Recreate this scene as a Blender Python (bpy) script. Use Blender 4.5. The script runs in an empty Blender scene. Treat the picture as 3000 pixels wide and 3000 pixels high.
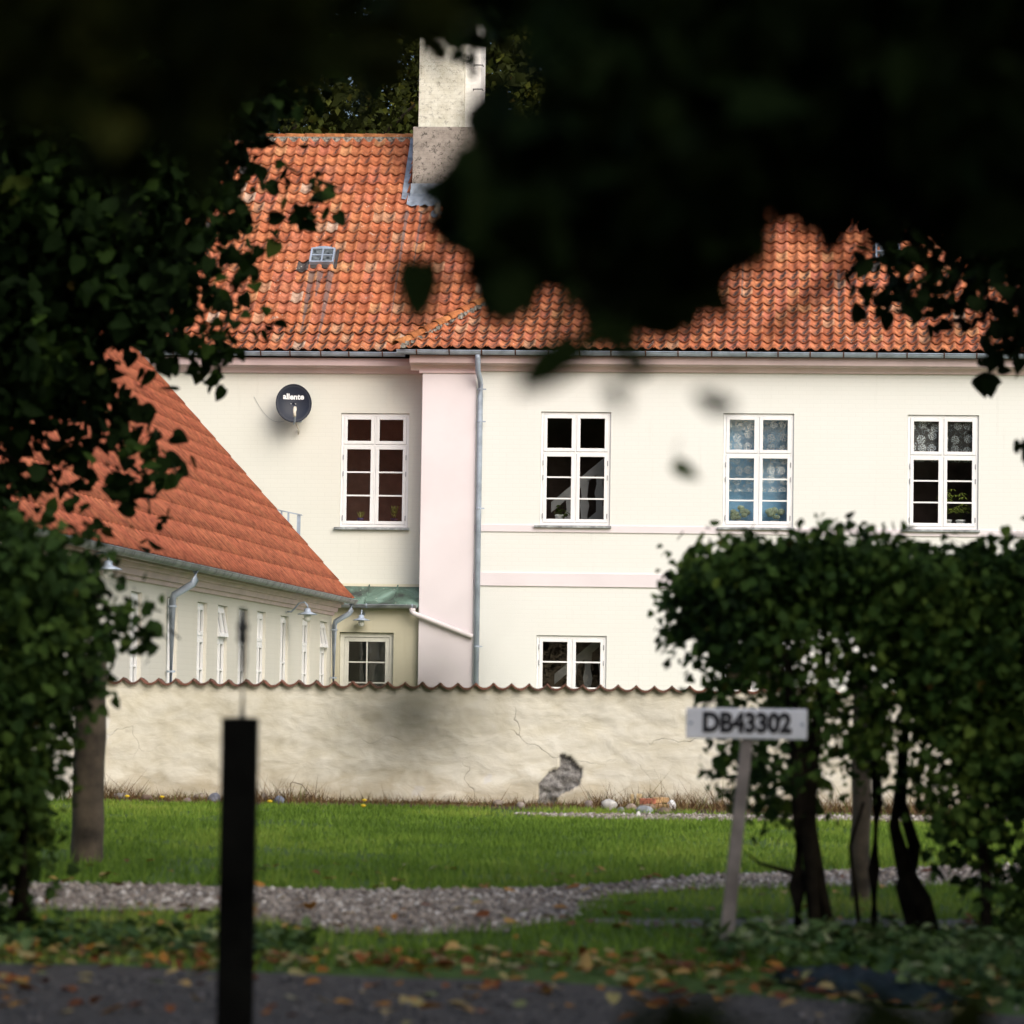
import bpy, bmesh, math, random
import numpy as np
from mathutils import Matrix, Vector
random.seed(7)
RNG = np.random.default_rng(11)
PI = math.pi
S = bpy.context.scene
COL = S.collection

# ------------------------------------------------------------------ camera
EYE = Vector((0, 0, 1.22)); PITCH = math.radians(2.946); ROLL = math.radians(0.85)
FPX = 10200.0                                  # focal length in photo pixels (photo 3000 wide)
cam_d = bpy.data.cameras.new('camera'); cam = bpy.data.objects.new('camera', cam_d); COL.objects.link(cam)
cam_d.sensor_width = 36; cam_d.sensor_height = 36; cam_d.lens = FPX / 3000 * 36
cam_d.clip_start = 0.1; cam_d.clip_end = 1000
CAM_M = Matrix.Translation(EYE) @ Matrix.Rotation(PI / 2 + PITCH, 4, 'X') @ Matrix.Rotation(ROLL, 4, 'Z')
cam.matrix_world = CAM_M
cam_d.dof.use_dof = True; cam_d.dof.focus_distance = 59.5; cam_d.dof.aperture_fstop = 3.4
S.camera = cam
# ------------------------------------------------------------------ world, sun, exposure
w = bpy.data.worlds.new('World'); S.world = w; w.use_nodes = True
nt = w.node_tree; nt.nodes.clear()
sky = nt.nodes.new('ShaderNodeTexSky'); sky.sky_type = 'NISHITA'; sky.sun_disc = False
TO_SUN = Vector((0.40, -0.70, 0.60)).normalized()
sky.sun_elevation = math.asin(TO_SUN.z); sky.sun_rotation = math.atan2(TO_SUN.x, TO_SUN.y)
sky.dust_density = 4.0; sky.air_density = 1.0; sky.ozone_density = 1.0
bg = nt.nodes.new('ShaderNodeBackground'); bg.inputs['Strength'].default_value = 0.135
out = nt.nodes.new('ShaderNodeOutputWorld')
nt.links.new(sky.outputs[0], bg.inputs[0]); nt.links.new(bg.outputs[0], out.inputs[0])
sd = bpy.data.lights.new('sun', 'SUN'); sun = bpy.data.objects.new('sun', sd); COL.objects.link(sun)
sd.energy = 1.4; sd.angle = math.radians(42); sd.color = (1.0, 0.996, 0.985)
sun.rotation_euler = (-TO_SUN).to_track_quat('-Z', 'Y').to_euler(); sun.location = (20, -30, 40)
vs = S.view_settings; vs.view_transform = 'Standard'; vs.look = 'None'; vs.gamma = 1; vs.use_curve_mapping = False
vs.exposure = 0.44
S.cycles.use_denoising = True
S.cycles.max_bounces = 8; S.cycles.transparent_max_bounces = 16
S.cycles.diffuse_bounces = 3; S.cycles.glossy_bounces = 3

# ------------------------------------------------------------------ places
RC = np.array(CAM_M.to_3x3())
def at(x, y, dist):
    """world point on the sight line of photo position (x, y), dist metres ahead"""
    d = RC @ np.array([(x - 1500) / FPX, -(y - 1500) / FPX, -1.0])
    return np.array(EYE) + d * (dist / d[1])
def gnd(x, y, z=0.0):
    d = RC @ np.array([(x - 1500) / FPX, -(y - 1500) / FPX, -1.0])
    return np.array(EYE) + d * ((z - EYE.z) / d[2])
def to_photo(P):
    q = (np.asarray(P) - np.array(EYE)) @ RC
    zz = np.where(-q[:, 2] < 1e-3, 1e-3, -q[:, 2])
    return 1500 + FPX * q[:, 0] / zz, 1500 - FPX * q[:, 1] / zz, -q[:, 2]
YAW = -math.radians(4.5)
HM = Matrix.Translation((0, 60, 0)) @ Matrix.Rotation(YAW, 4, 'Z')      # house frame: u right, v away, z up
def hw(u, v, z=0): return HM @ Vector((u, v, z))

# ------------------------------------------------------------------ material helpers
def new_mat(name):
    m = bpy.data.materials.new(name); m.use_nodes = True
    n = m.node_tree.nodes; b = n['Principled BSDF']
    return m, n, m.node_tree.links, b
def ramp(n, stops, interp='LINEAR'):
    r = n.new('ShaderNodeValToRGB'); r.color_ramp.interpolation = interp
    e = r.color_ramp.elements
    while len(e) < len(stops): e.new(0.5)
    for k, (p, c) in enumerate(stops):
        e[k].position = p; e[k].color = (*c, 1) if len(c) == 3 else c
    return r
def noise(n, l, vec, scale, detail=4, rough=.55, dist=0):
    t = n.new('ShaderNodeTexNoise'); t.inputs['Scale'].default_value = scale
    t.inputs['Detail'].default_value = detail; t.inputs['Roughness'].default_value = rough
    t.inputs['Distortion'].default_value = dist
    if vec is not None: l.new(vec, t.inputs['Vector'])
    return t
def mixc(n, l, fac, a, b, mode='MIX'):
    x = n.new('ShaderNodeMix'); x.data_type = 'RGBA'; x.blend_type = mode
    for v, i in ((fac, 0), (a, 6), (b, 7)):
        if hasattr(v, 'links') or hasattr(v, 'is_linked'): l.new(v, x.inputs[i])
        elif i == 0: x.inputs[0].default_value = v
        else: x.inputs[i].default_value = (*v, 1)
    return x.outputs[2]
def mth(n, l, op, a, b=None, clamp=False):
    x = n.new('ShaderNodeMath'); x.operation = op; x.use_clamp = clamp
    for v, i in ((a, 0), (b, 1)):
        if v is None: continue
        if hasattr(v, 'is_linked'): l.new(v, x.inputs[i])
        else: x.inputs[i].default_value = v
    return x.outputs[0]
def pos(n): return n.new('ShaderNodeNewGeometry').outputs['Position']
def objc(n): return n.new('ShaderNodeTexCoord').outputs['Object']
def bump(n, l, b, h, strength=.3, dist=.01):
    x = n.new('ShaderNodeBump'); x.inputs['Strength'].default_value = strength; x.inputs['Distance'].default_value = dist
    l.new(h, x.inputs['Height']); l.new(x.outputs[0], b.inputs['Normal'])
def plain(name, c, rough=.6, metal=0, var=.12, scale=6, bmp=0, spec=.4):
    m, n, l, b = new_mat(name)
    t = noise(n, l, pos(n), scale)
    d = tuple(max(0, x * (1 - 2 * var)) for x in c); e = tuple(min(1, x * (1 + var)) for x in c)
    r = ramp(n, [(.3, d), (.7, e)]); l.new(t.outputs[0], r.inputs[0]); l.new(r.outputs[0], b.inputs['Base Color'])
    b.inputs['Roughness'].default_value = rough; b.inputs['Metallic'].default_value = metal
    b.inputs['Specular IOR Level'].default_value = spec
    if bmp: bump(n, l, b, noise(n, l, pos(n), scale * 8).outputs[0], bmp, .005)
    return m
M = {}
def painted_brick(name, c, dirt, bstr=.25):
    """lime-washed brickwork: faint courses under the paint"""
    m, n, l, b = new_mat(name)
    o = objc(n); sp = n.new('ShaderNodeSeparateXYZ'); l.new(o, sp.inputs[0])
    cb = n.new('ShaderNodeCombineXYZ'); l.new(sp.outputs[0], cb.inputs[0]); l.new(sp.outputs[2], cb.inputs[1])
    br = n.new('ShaderNodeTexBrick'); l.new(cb.outputs[0], br.inputs['Vector'])
    br.inputs['Scale'].default_value = 1; br.inputs['Brick Width'].default_value = .24; br.inputs['Row Height'].default_value = .075
    br.inputs['Mortar Size'].default_value = .009; br.inputs['Mortar Smooth'].default_value = .8
    br.inputs['Color1'].default_value = (1, 1, 1, 1); br.inputs['Color2'].default_value = (.8, .8, .8, 1); br.inputs['Mortar'].default_value = (.25, .25, .25, 1)
    big = noise(n, l, o, .55, 5, .6); fine = noise(n, l, o, 14, 4)
    c0 = mixc(n, l, mth(n, l, 'MULTIPLY', big.outputs[0], .8), c, dirt)
    c1 = mixc(n, l, .045, c0, br.outputs['Color'], 'MULTIPLY')
    mp = n.new('ShaderNodeMapping'); mp.inputs['Scale'].default_value = (5, 5, .35); l.new(o, mp.inputs[0])
    st = noise(n, l, mp.outputs[0], 1.2, 4, .6)
    stm = ramp(n, [(.62, (0, 0, 0)), (.8, (1, 1, 1))]); l.new(st.outputs[0], stm.inputs[0])
    c2 = mixc(n, l, mth(n, l, 'MULTIPLY', stm.outputs[0], .34), c1, tuple(x * .75 for x in dirt))
    l.new(c2, b.inputs['Base Color']); b.inputs['Roughness'].default_value = .85; b.inputs['Specular IOR Level'].default_value = .2
    h = mixc(n, l, .35, br.outputs['Color'], fine.outputs[0]); bump(n, l, b, h, bstr, .006)
    return m
M['cream'] = painted_brick('cream painted brick', (.765, .772, .745), (.725, .725, .675))
M['cream_left'] = painted_brick('yellowed cream brick', (.755, .75, .69), (.69, .675, .585))
M['porch'] = painted_brick('porch render', (.60, .57, .44), (.48, .44, .32), .15)
M['wing_wall'] = painted_brick('wing lime wash', (.70, .675, .615), (.60, .565, .47))
M['pink'] = plain('pale pink paint', (.75, .69, .71), .8, var=.03, scale=1.2, bmp=.08)
M['pink_d'] = plain('dusky pink cornice paint', (.72, .56, .57), .8, var=.06, scale=2, bmp=.08)
M['white'] = plain('white gloss paint', (.84, .84, .84), .4, var=.02)
M['white_dirty'] = plain('greyed white paint', (.66, .65, .58), .55, var=.06)
M['zinc'] = plain('zinc', (.36, .42, .51), .45, .12, var=.15, scale=5)
M['zinc_dark'] = plain('weathered zinc', (.30, .32, .34), .5, .5, var=.2, scale=5)
M['rust'] = plain('rusted iron strap', (.12, .05, .03), .8, .2, var=.3)
M['stone_sill'] = plain('grey slate sill', (.34, .36, .37), .75, var=.3, scale=9, bmp=.3)
M['flash_dark'] = plain('sooty iron flashing', (.07, .06, .055), .7, .2, var=.3)
M['lead'] = plain('lead flashing', (.34, .39, .46), .5, .35, var=.25, scale=6, bmp=.2)
M['hinge'] = plain('hinge steel', (.42, .43, .46), .5, .3)
M['interior'] = plain('roof-reflection brown interior', (.22, .15, .125), .9)  # roof reflection in the panes put into this reddish brown
M['floor'] = plain('interior boards', (.10, .06, .035), .7)
M['skyglass'] = plain('dusty skylight pane', (.14, .16, .17), .18, var=.5, scale=14)
M['dish'] = plain('slate blue dish coating', (.016, .021, .036), .5, var=.05, spec=.3)
M['plastic'] = plain('pale plastic', (.62, .58, .48), .5)
M['letter'] = plain('white lettering', (.85, .85, .85), .6, var=0)
M['black_letter'] = plain('black lettering', (.012, .012, .016), .6, var=0)
M['plate'] = plain('white enamel plate', (.78, .79, .84), .4, var=.05)
M['pot_white'] = plain('white glazed pot', (.78, .78, .76), .4, var=.03)
M['pot_blue'] = plain('dark blue glazed pot', (.05, .05, .17), .4, var=.1)
M['plant'] = plain('houseplant leaf', (.14, .19, .035), .5, var=.35, scale=30)
M['plant_y'] = plain('variegated leaf', (.30, .36, .07), .5, var=.4, scale=25)
M['plant_p'] = plain('pale succulent leaf', (.70, .80, .55), .5, var=.15, scale=25)
M['stair'] = plain('white stair paint', (.52, .51, .50), .5, var=.03)
M['oldwood'] = plain('weathered timber', (.10, .076, .052), .85, var=.4, scale=5, bmp=.5)
M['postgrey'] = plain('grey sawn post', (.23, .20, .185), .85, var=.2, scale=8, bmp=.3)
M['darkpost'] = plain('tarred post', (.006, .006, .005), .9, var=.3, spec=.04)
M['steel'] = plain('dull steel rod', (.06, .06, .055), .6, .3)
M['bark'] = plain('dark bark', (.016, .013, .009), .95, var=.4, scale=12, bmp=.6, spec=.05)
M['bulb'] = plain('bulb glass frosted', (.70, .70, .66), .15, var=.05)
M['newwood'] = plain('raw timber offcut', (.58, .44, .24), .8, var=.15, scale=12)
M['brick_red'] = plain('red brick', (.36, .13, .08), .85, var=.3, scale=20)
M['brick_ochre'] = plain('ochre brick', (.50, .32, .16), .85, var=.3, scale=20)
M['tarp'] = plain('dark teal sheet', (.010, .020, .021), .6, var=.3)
M['yellow'] = plain('dandelion petals', (.75, .50, .02), .7, var=.1)
M['stem'] = plain('green stem', (.10, .20, .03), .7)
M['mortar'] = plain('grey roof mortar', (.30, .28, .24), .9, var=.5, scale=25, bmp=.6)

YAW = -math.radians(4.5)
def tile_mat(name, cols, dark, lichen, stain_amt, streaks=()):
    m, n, l, b = new_mat(name)
    a = n.new('ShaderNodeAttribute'); a.attribute_name = 'rnd'
    r = ramp(n, cols); l.new(a.outputs['Fac'], r.inputs[0])
    p = pos(n); f1 = noise(n, l, p, 9, 5, .65); f2 = noise(n, l, p, 45, 3)
    g = ramp(n, [(.34, (.48, .44, .42)), (.62, (1.08, 1.06, 1.04))]); l.new(f1.outputs[0], g.inputs[0])
    c = mixc(n, l, 1, r.outputs[0], g.outputs[0], 'MULTIPLY')
    uv = n.new('ShaderNodeUVMap'); sp = n.new('ShaderNodeSeparateXYZ'); l.new(uv.outputs[0], sp.inputs[0])
    # soot and algae lodge on the flank of the roll, thinner where the stain attribute is low
    s = n.new('ShaderNodeAttribute'); s.attribute_name = 'stain'
    du = mth(n, l, 'ABSOLUTE', mth(n, l, 'SUBTRACT', sp.outputs[0], mth(n, l, 'ADD', mth(n, l, 'MULTIPLY', sp.outputs[1], .45), .5)))
    band = mth(n, l, 'SUBTRACT', 1, mth(n, l, 'MULTIPLY', du, 3.0), True)
    mid = mth(n, l, 'SUBTRACT', 1, mth(n, l, 'MULTIPLY', mth(n, l, 'ABSOLUTE', mth(n, l, 'SUBTRACT', sp.outputs[1], .42)), 1.9), True)
    f3 = noise(n, l, p, 26, 4, .7)
    nz = ramp(n, [(.40, (0, 0, 0)), (.56, (1, 1, 1))]); l.new(f3.outputs[0], nz.inputs[0])
    k = mth(n, l, 'MULTIPLY', mth(n, l, 'MULTIPLY', band, mid), mth(n, l, 'MULTIPLY', nz.outputs[0], mth(n, l, 'MULTIPLY', s.outputs['Fac'], stain_amt)), True)
    c = mixc(n, l, k, c, dark)
    if streaks:
        dt = n.new('ShaderNodeVectorMath'); dt.operation = 'DOT_PRODUCT'; l.new(p, dt.inputs[0]); dt.inputs[1].default_value = (math.cos(YAW), math.sin(YAW), 0)
        uu_ = mth(n, l, 'SUBTRACT', dt.outputs['Value'], 60 * math.sin(YAW)); zz_ = n.new('ShaderNodeSeparateXYZ'); l.new(p, zz_.inputs[0])
        wob = mth(n, l, 'MULTIPLY', mth(n, l, 'SUBTRACT', f3.outputs[0], .5), .10); tot = None
        for u0, zt, zb, w0 in streaks:
            fall = mth(n, l, 'DIVIDE', mth(n, l, 'SUBTRACT', zz_.outputs[2], zb), zt - zb)                     # 1 at the source, 0 where it dries out
            wid = mth(n, l, 'MULTIPLY', mth(n, l, 'ADD', fall, .18), w0)
            lat = mth(n, l, 'ABSOLUTE', mth(n, l, 'ADD', mth(n, l, 'SUBTRACT', uu_, u0), wob))
            q = mth(n, l, 'MULTIPLY', mth(n, l, 'LESS_THAN', lat, wid), mth(n, l, 'MULTIPLY', mth(n, l, 'GREATER_THAN', fall, 0), mth(n, l, 'LESS_THAN', fall, 1)))
            tot = q if tot is None else mth(n, l, 'MAXIMUM', tot, q)
        c = mixc(n, l, mth(n, l, 'MULTIPLY', tot, .72), c, (.11, .10, .105))
    f4 = noise(n, l, p, 3.1, 5, .7); lz = ramp(n, [(.66, (0, 0, 0)), (.72, (1, 1, 1))]); l.new(f4.outputs[0], lz.inputs[0])
    c = mixc(n, l, mth(n, l, 'MULTIPLY', lz.outputs[0], lichen), c, (.42, .40, .34))
    vo = n.new('ShaderNodeTexVoronoi'); vo.inputs['Scale'].default_value = 11; l.new(p, vo.inputs['Vector'])
    vz = ramp(n, [(.10, (1, 1, 1)), (.14, (0, 0, 0))]); l.new(vo.outputs['Distance'], vz.inputs[0])
    gate = noise(n, l, p, .9, 2); gz = ramp(n, [(.52, (0, 0, 0)), (.6, (1, 1, 1))]); l.new(gate.outputs[0], gz.inputs[0])
    c = mixc(n, l, mth(n, l, 'MULTIPLY', mth(n, l, 'MULTIPLY', vz.outputs[0], gz.outputs[0]), lichen), c, (.68, .66, .58))
    l.new(c, b.inputs['Base Color']); b.inputs['Roughness'].default_value = .75; b.inputs['Specular IOR Level'].default_value = .25
    bump(n, l, b, f2.outputs[0], .25, .004)
    return m
M['tile'] = tile_mat('old clay pantile', [(0, (.09, .08, .08)), (.03, (.38, .115, .055)), (.3, (.52, .17, .078)), (.55, (.57, .22, .10)), (.78, (.50, .165, .098)), (.9, (.60, .29, .14)), (.97, (.48, .28, .19)), (1, (.58, .46, .37))], (.05, .042, .04), .8, 3.2, [(-3.84, 8.72, 7.45, .05), (-3.69, 8.72, 8.2, .05), (-3.50, 8.72, 7.25, .05), (-2.28, 10.0, 7.7, .028), (-2.02, 10.0, 8.3, .02), (-.75, 9.6, 7.9, .03), (-.45, 9.4, 8.0, .022), (3.9, 10.2, 8.2, .03), (5.6, 8.8, 7.5, .025), (6.05, 8.9, 7.6, .02)])
M['wing_tile'] = tile_mat('new clay tile', [(0, (.46, .125, .062)), (.5, (.50, .145, .070)), (1, (.54, .175, .082))], (.3, .09, .05), 0, .3)
M['coping'] = tile_mat('mossy coping tile', [(0, (.11, .06, .045)), (1, (.22, .10, .07))], (.05, .04, .03), .3, 1)
M['hip'] = tile_mat('hip tile', [(0, (.44, .14, .05)), (1, (.60, .25, .09))], (.08, .06, .04), .8, .8)

def leaf_mat(name, cols, trans=.25, rough=.5, spec=.25):
    m, n, l, b = new_mat(name)
    a = n.new('ShaderNodeAttribute'); a.attribute_name = 'rnd'
    r = ramp(n, cols); l.new(a.outputs['Fac'], r.inputs[0]); l.new(r.outputs[0], b.inputs['Base Color'])
    b.inputs['Roughness'].default_value = rough; b.inputs['Specular IOR Level'].default_value = spec
    if trans:
        t = n.new('ShaderNodeBsdfTranslucent'); l.new(r.outputs[0], t.inputs[0])
        x = n.new('ShaderNodeMixShader'); x.inputs[0].default_value = trans
        l.new(b.outputs[0], x.inputs[1]); l.new(t.outputs[0], x.inputs[2])
        l.new(x.outputs[0], n['Material Output'].inputs[0])
    return m
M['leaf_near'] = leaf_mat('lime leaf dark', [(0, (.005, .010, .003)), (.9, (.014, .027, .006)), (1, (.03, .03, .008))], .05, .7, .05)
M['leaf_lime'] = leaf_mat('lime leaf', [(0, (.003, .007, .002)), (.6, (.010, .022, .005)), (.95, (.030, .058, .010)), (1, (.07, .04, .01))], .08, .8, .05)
M['leaf_hedge'] = leaf_mat('hedge leaf', [(0, (.008, .020, .006)), (.5, (.045, .09, .017)), (.9, (.10, .155, .028)), (.97, (.12, .18, .03)), (1, (.16, .08, .02))], .12, .7, .1)
M['leaf_ground'] = leaf_mat('ground cover leaf', [(0, (.02, .05, .012)), (.5, (.06, .11, .03)), (.85, (.14, .19, .07)), (1, (.30, .32, .18))], .15, .6, .2)
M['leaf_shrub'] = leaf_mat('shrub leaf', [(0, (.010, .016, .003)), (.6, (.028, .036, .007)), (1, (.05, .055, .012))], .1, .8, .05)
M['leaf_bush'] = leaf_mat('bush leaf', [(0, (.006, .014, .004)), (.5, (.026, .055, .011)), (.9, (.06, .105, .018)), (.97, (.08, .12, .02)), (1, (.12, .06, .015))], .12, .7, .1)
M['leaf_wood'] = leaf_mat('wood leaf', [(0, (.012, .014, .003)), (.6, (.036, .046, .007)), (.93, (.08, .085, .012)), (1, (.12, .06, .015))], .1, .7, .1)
M['grass'] = leaf_mat('grass blade', [(0, (.075, .14, .018)), (.45, (.18, .29, .038)), (.8, (.28, .36, .06)), (1, (.40, .36, .12))], .35, .6, .15)
M['litter'] = leaf_mat('fallen leaf', [(0, (.10, .03, .012)), (.35, (.22, .075, .02)), (.6, (.40, .19, .03)), (.75, (.42, .30, .12)), (1, (.16, .20, .08))], .1, .6, .2)
M['weed'] = leaf_mat('dead weed', [(0, (.05, .028, .015)), (.6, (.13, .075, .035)), (.85, (.22, .15, .07)), (1, (.10, .16, .03))], .1, .8, .1)
M['chipping'] = leaf_mat('road chipping', [(0, (.05, .05, .052)), (.7, (.11, .105, .105)), (1, (.24, .22, .21))], 0, .85, .2)
M['pebble'] = leaf_mat('pebble', [(0, (.11, .09, .075)), (.5, (.27, .23, .195)), (.85, (.40, .355, .31)), (1, (.66, .62, .57))], 0, .85, .2)

def ground_mat(name, stops, scale, b_s=.5, extra=None):
    m, n, l, b = new_mat(name)
    p = pos(n); t = noise(n, l, p, scale, 8, .7); r = ramp(n, stops)
    t2 = noise(n, l, p, scale * 12, 3)
    f = mth(n, l, 'ADD', mth(n, l, 'MULTIPLY', t.outputs[0], .6), mth(n, l, 'MULTIPLY', t2.outputs[0], .4))
    l.new(f, r.inputs[0]); l.new(r.outputs[0], b.inputs['Base Color'])
    b.inputs['Roughness'].default_value = .9; b.inputs['Specular IOR Level'].default_value = .2
    bump(n, l, b, t2.outputs[0], b_s, .02)
    return m
M['turf'] = ground_mat('turf', [(.3, (.035, .05, .012)), (.5, (.06, .11, .018)), (.7, (.09, .15, .03))], 1.5)
M['gravel'] = ground_mat('gravel', [(.3, (.12, .10, .08)), (.5, (.25, .21, .175)), (.7, (.38, .335, .29))], 9, .8)
M['road'] = ground_mat('worn asphalt', [(.3, (.045, .04, .036)), (.55, (.115, .104, .094)), (.75, (.22, .198, .18))], 9, .9)
M['soil'] = ground_mat('soil', [(.3, (.04, .028, .018)), (.6, (.10, .07, .045)), (.8, (.17, .13, .09))], 8, .8)

def wall_mat():
    m, n, l, b = new_mat('old lime render')
    p = objc(n)
    big = noise(n, l, p, .8, 6, .65); r = ramp(n, [(.3, (.52, .49, .40)), (.5, (.64, .615, .53)), (.72, (.71, .69, .61))]); l.new(big.outputs[0], r.inputs[0])
    mp = n.new('ShaderNodeMapping'); mp.inputs['Scale'].default_value = (.8, 1, 1.5); l.new(p, mp.inputs[0])
    wv = noise(n, l, mp.outputs[0], 3.6, 9, .6, .35)
    g = ramp(n, [(.34, (.88, .86, .80)), (.6, (1, 1, 1))]); l.new(wv.outputs[0], g.inputs[0])
    c = mixc(n, l, 1, r.outputs[0], g.outputs[0], 'MULTIPLY')
    pt = noise(n, l, p, 2.1, 4, .6); pr = ramp(n, [(.66, (0, 0, 0)), (.70, (1, 1, 1))]); l.new(pt.outputs[0], pr.inputs[0])
    c = mixc(n, l, mth(n, l, 'MULTIPLY', pr.outputs[0], .5), c, (.62, .62, .64))
    dn = noise(n, l, p, 1.6, 3); vv = n.new('ShaderNodeVectorMath'); vv.operation = 'MULTIPLY_ADD'
    l.new(dn.outputs['Color'], vv.inputs[0]); vv.inputs[1].default_value = (.55, .55, .55); l.new(p, vv.inputs[2])
    vo = n.new('ShaderNodeTexVoronoi'); vo.feature = 'DISTANCE_TO_EDGE'; vo.inputs['Scale'].default_value = .95; l.new(vv.outputs[0], vo.inputs['Vector'])
    cr = ramp(n, [(.001, (1, 1, 1)), (.004, (0, 0, 0))]); l.new(vo.outputs['Distance'], cr.inputs[0])
    gt = noise(n, l, p, .9, 2); gr = ramp(n, [(.53, (0, 0, 0)), (.62, (1, 1, 1))]); l.new(gt.outputs[0], gr.inputs[0])
    ck = mth(n, l, 'MULTIPLY', cr.outputs[0], gr.outputs[0])
    c = mixc(n, l, mth(n, l, 'MULTIPLY', ck, .8), c, (.12, .10, .07))
    # rising damp: brown splash zone near the soil, ragged top
    sp = n.new('ShaderNodeSeparateXYZ'); l.new(p, sp.inputs[0])
    hz = mth(n, l, 'ADD', sp.outputs[2], mth(n, l, 'MULTIPLY', mth(n, l, 'SUBTRACT', wv.outputs[0], .5), .7))
    dz = ramp(n, [(.02, (1, 1, 1)), (.34, (0, 0, 0))]); l.new(hz, dz.inputs[0])
    c = mixc(n, l, mth(n, l, 'MULTIPLY', dz.outputs[0], .5), c, (.33, .26, .16))
    h = n.new('ShaderNodeAttribute'); h.attribute_name = 'hole'
    f = noise(n, l, p, 22, 6, .7); fr = ramp(n, [(.35, (.12, .115, .11)), (.6, (.30, .29, .28)), (.75, (.42, .40, .38))]); l.new(f.outputs[0], fr.inputs[0])
    c = mixc(n, l, h.outputs['Fac'], c, fr.outputs[0])
    l.new(c, b.inputs['Base Color']); b.inputs['Roughness'].default_value = .92; b.inputs['Specular IOR Level'].default_value = .15
    hh = mth(n, l, 'ADD', mth(n, l, 'SUBTRACT', wv.outputs[0], mth(n, l, 'MULTIPLY', ck, .5)), mth(n, l, 'MULTIPLY', mth(n, l, 'MULTIPLY', f.outputs[0], h.outputs['Fac']), 1.5))
    bump(n, l, b, hh, .45, .05)
    return m
M['render'] = wall_mat()
def chimney_mat(name, a, d, spots):
    m, n, l, b = new_mat(name); p = objc(n)
    t = noise(n, l, p, 5, 6, .7); r = ramp(n, [(.35, d), (.6, a)]); l.new(t.outputs[0], r.inputs[0])
    s = noise(n, l, p, 16, 5, .75); sr = ramp(n, [(.54, (0, 0, 0)), (.62, (1, 1, 1))]); l.new(s.outputs[0], sr.inputs[0])
    c = mixc(n, l, mth(n, l, 'MULTIPLY', sr.outputs[0], spots), r.outputs[0], (.07, .06, .05))
    sp = n.new('ShaderNodeSeparateXYZ'); l.new(p, sp.inputs[0]); cb = n.new('ShaderNodeCombineXYZ'); l.new(sp.outputs[0], cb.inputs[0]); l.new(sp.outputs[2], cb.inputs[1])
    br = n.new('ShaderNodeTexBrick'); l.new(cb.outputs[0], br.inputs['Vector']); br.inputs['Scale'].default_value = 1
    br.inputs['Brick Width'].default_value = .24; br.inputs['Row Height'].default_value = .075; br.inputs['Mortar Size'].default_value = .008
    br.inputs['Color1'].default_value = (1, 1, 1, 1); br.inputs['Color2'].default_value = (.85, .85, .85, 1); br.inputs['Mortar'].default_value = (.3, .3, .3, 1)
    l.new(mixc(n, l, .12, c, br.outputs[0], 'MULTIPLY'), b.inputs['Base Color']); b.inputs['Roughness'].default_value = .9
    bump(n, l, b, mixc(n, l, .5, br.outputs[0], s.outputs[0]), .35, .012)
    return m
M['chim_base'] = chimney_mat('sooty grey render', (.36, .32, .28), (.24, .21, .18), .9)
M['chim_shaft'] = chimney_mat('flaking limewash', (.70, .69, .60), (.55, .53, .43), .45)
M['chim_white'] = chimney_mat('white limewash', (.80, .79, .76), (.70, .69, .66), .1)
def copper_mat():
    m, n, l, b = new_mat('verdigris copper'); p = objc(n)
    t = noise(n, l, p, 2.2, 5, .6, .5); r = ramp(n, [(.32, (.035, .042, .038)), (.5, (.10, .17, .13)), (.68, (.25, .38, .32))]); l.new(t.outputs[0], r.inputs[0])
    vo = n.new('ShaderNodeTexVoronoi'); vo.inputs['Scale'].default_value = 9; l.new(p, vo.inputs['Vector'])
    vz = ramp(n, [(.08, (1, 1, 1)), (.12, (0, 0, 0))]); l.new(vo.outputs['Distance'], vz.inputs[0])
    l.new(mixc(n, l, mth(n, l, 'MULTIPLY', vz.outputs[0], .7), r.outputs[0], (.5, .5, .4)), b.inputs['Base Color'])
    b.inputs['Roughness'].default_value = .6; b.inputs['Metallic'].default_value = .1
    return m
M['copper'] = copper_mat()
def glass_mat(name, tint=(1, 1, 1), wav=.02, faces=3.2):
    m, n, l, b = new_mat(name); n.remove(b)
    fr = n.new('ShaderNodeFresnel'); fr.inputs[0].default_value = 1.5
    tr = n.new('ShaderNodeBsdfTransparent'); tr.inputs[0].default_value = (*tint, 1)
    gl = n.new('ShaderNodeBsdfGlossy'); gl.inputs['Roughness'].default_value = .01
    bp = n.new('ShaderNodeBump'); bp.inputs['Strength'].default_value = wav; bp.inputs['Distance'].default_value = .05
    t = noise(n, l, objc(n), 7, 2); l.new(t.outputs[0], bp.inputs['Height']); l.new(bp.outputs[0], gl.inputs['Normal'])
    f2 = mth(n, l, 'MULTIPLY', fr.outputs[0], faces, True)              # a double-glazed unit has four faces
    x = n.new('ShaderNodeMixShader'); l.new(f2, x.inputs[0]); l.new(tr.outputs[0], x.inputs[1]); l.new(gl.outputs[0], x.inputs[2])
    l.new(x.outputs[0], n['Material Output'].inputs[0])
    return m
M['glass'] = glass_mat('window glass', (.86, .88, .88))
M['glass_wing'] = glass_mat('single window glass', (.86, .88, .88), .02, .9)
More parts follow.
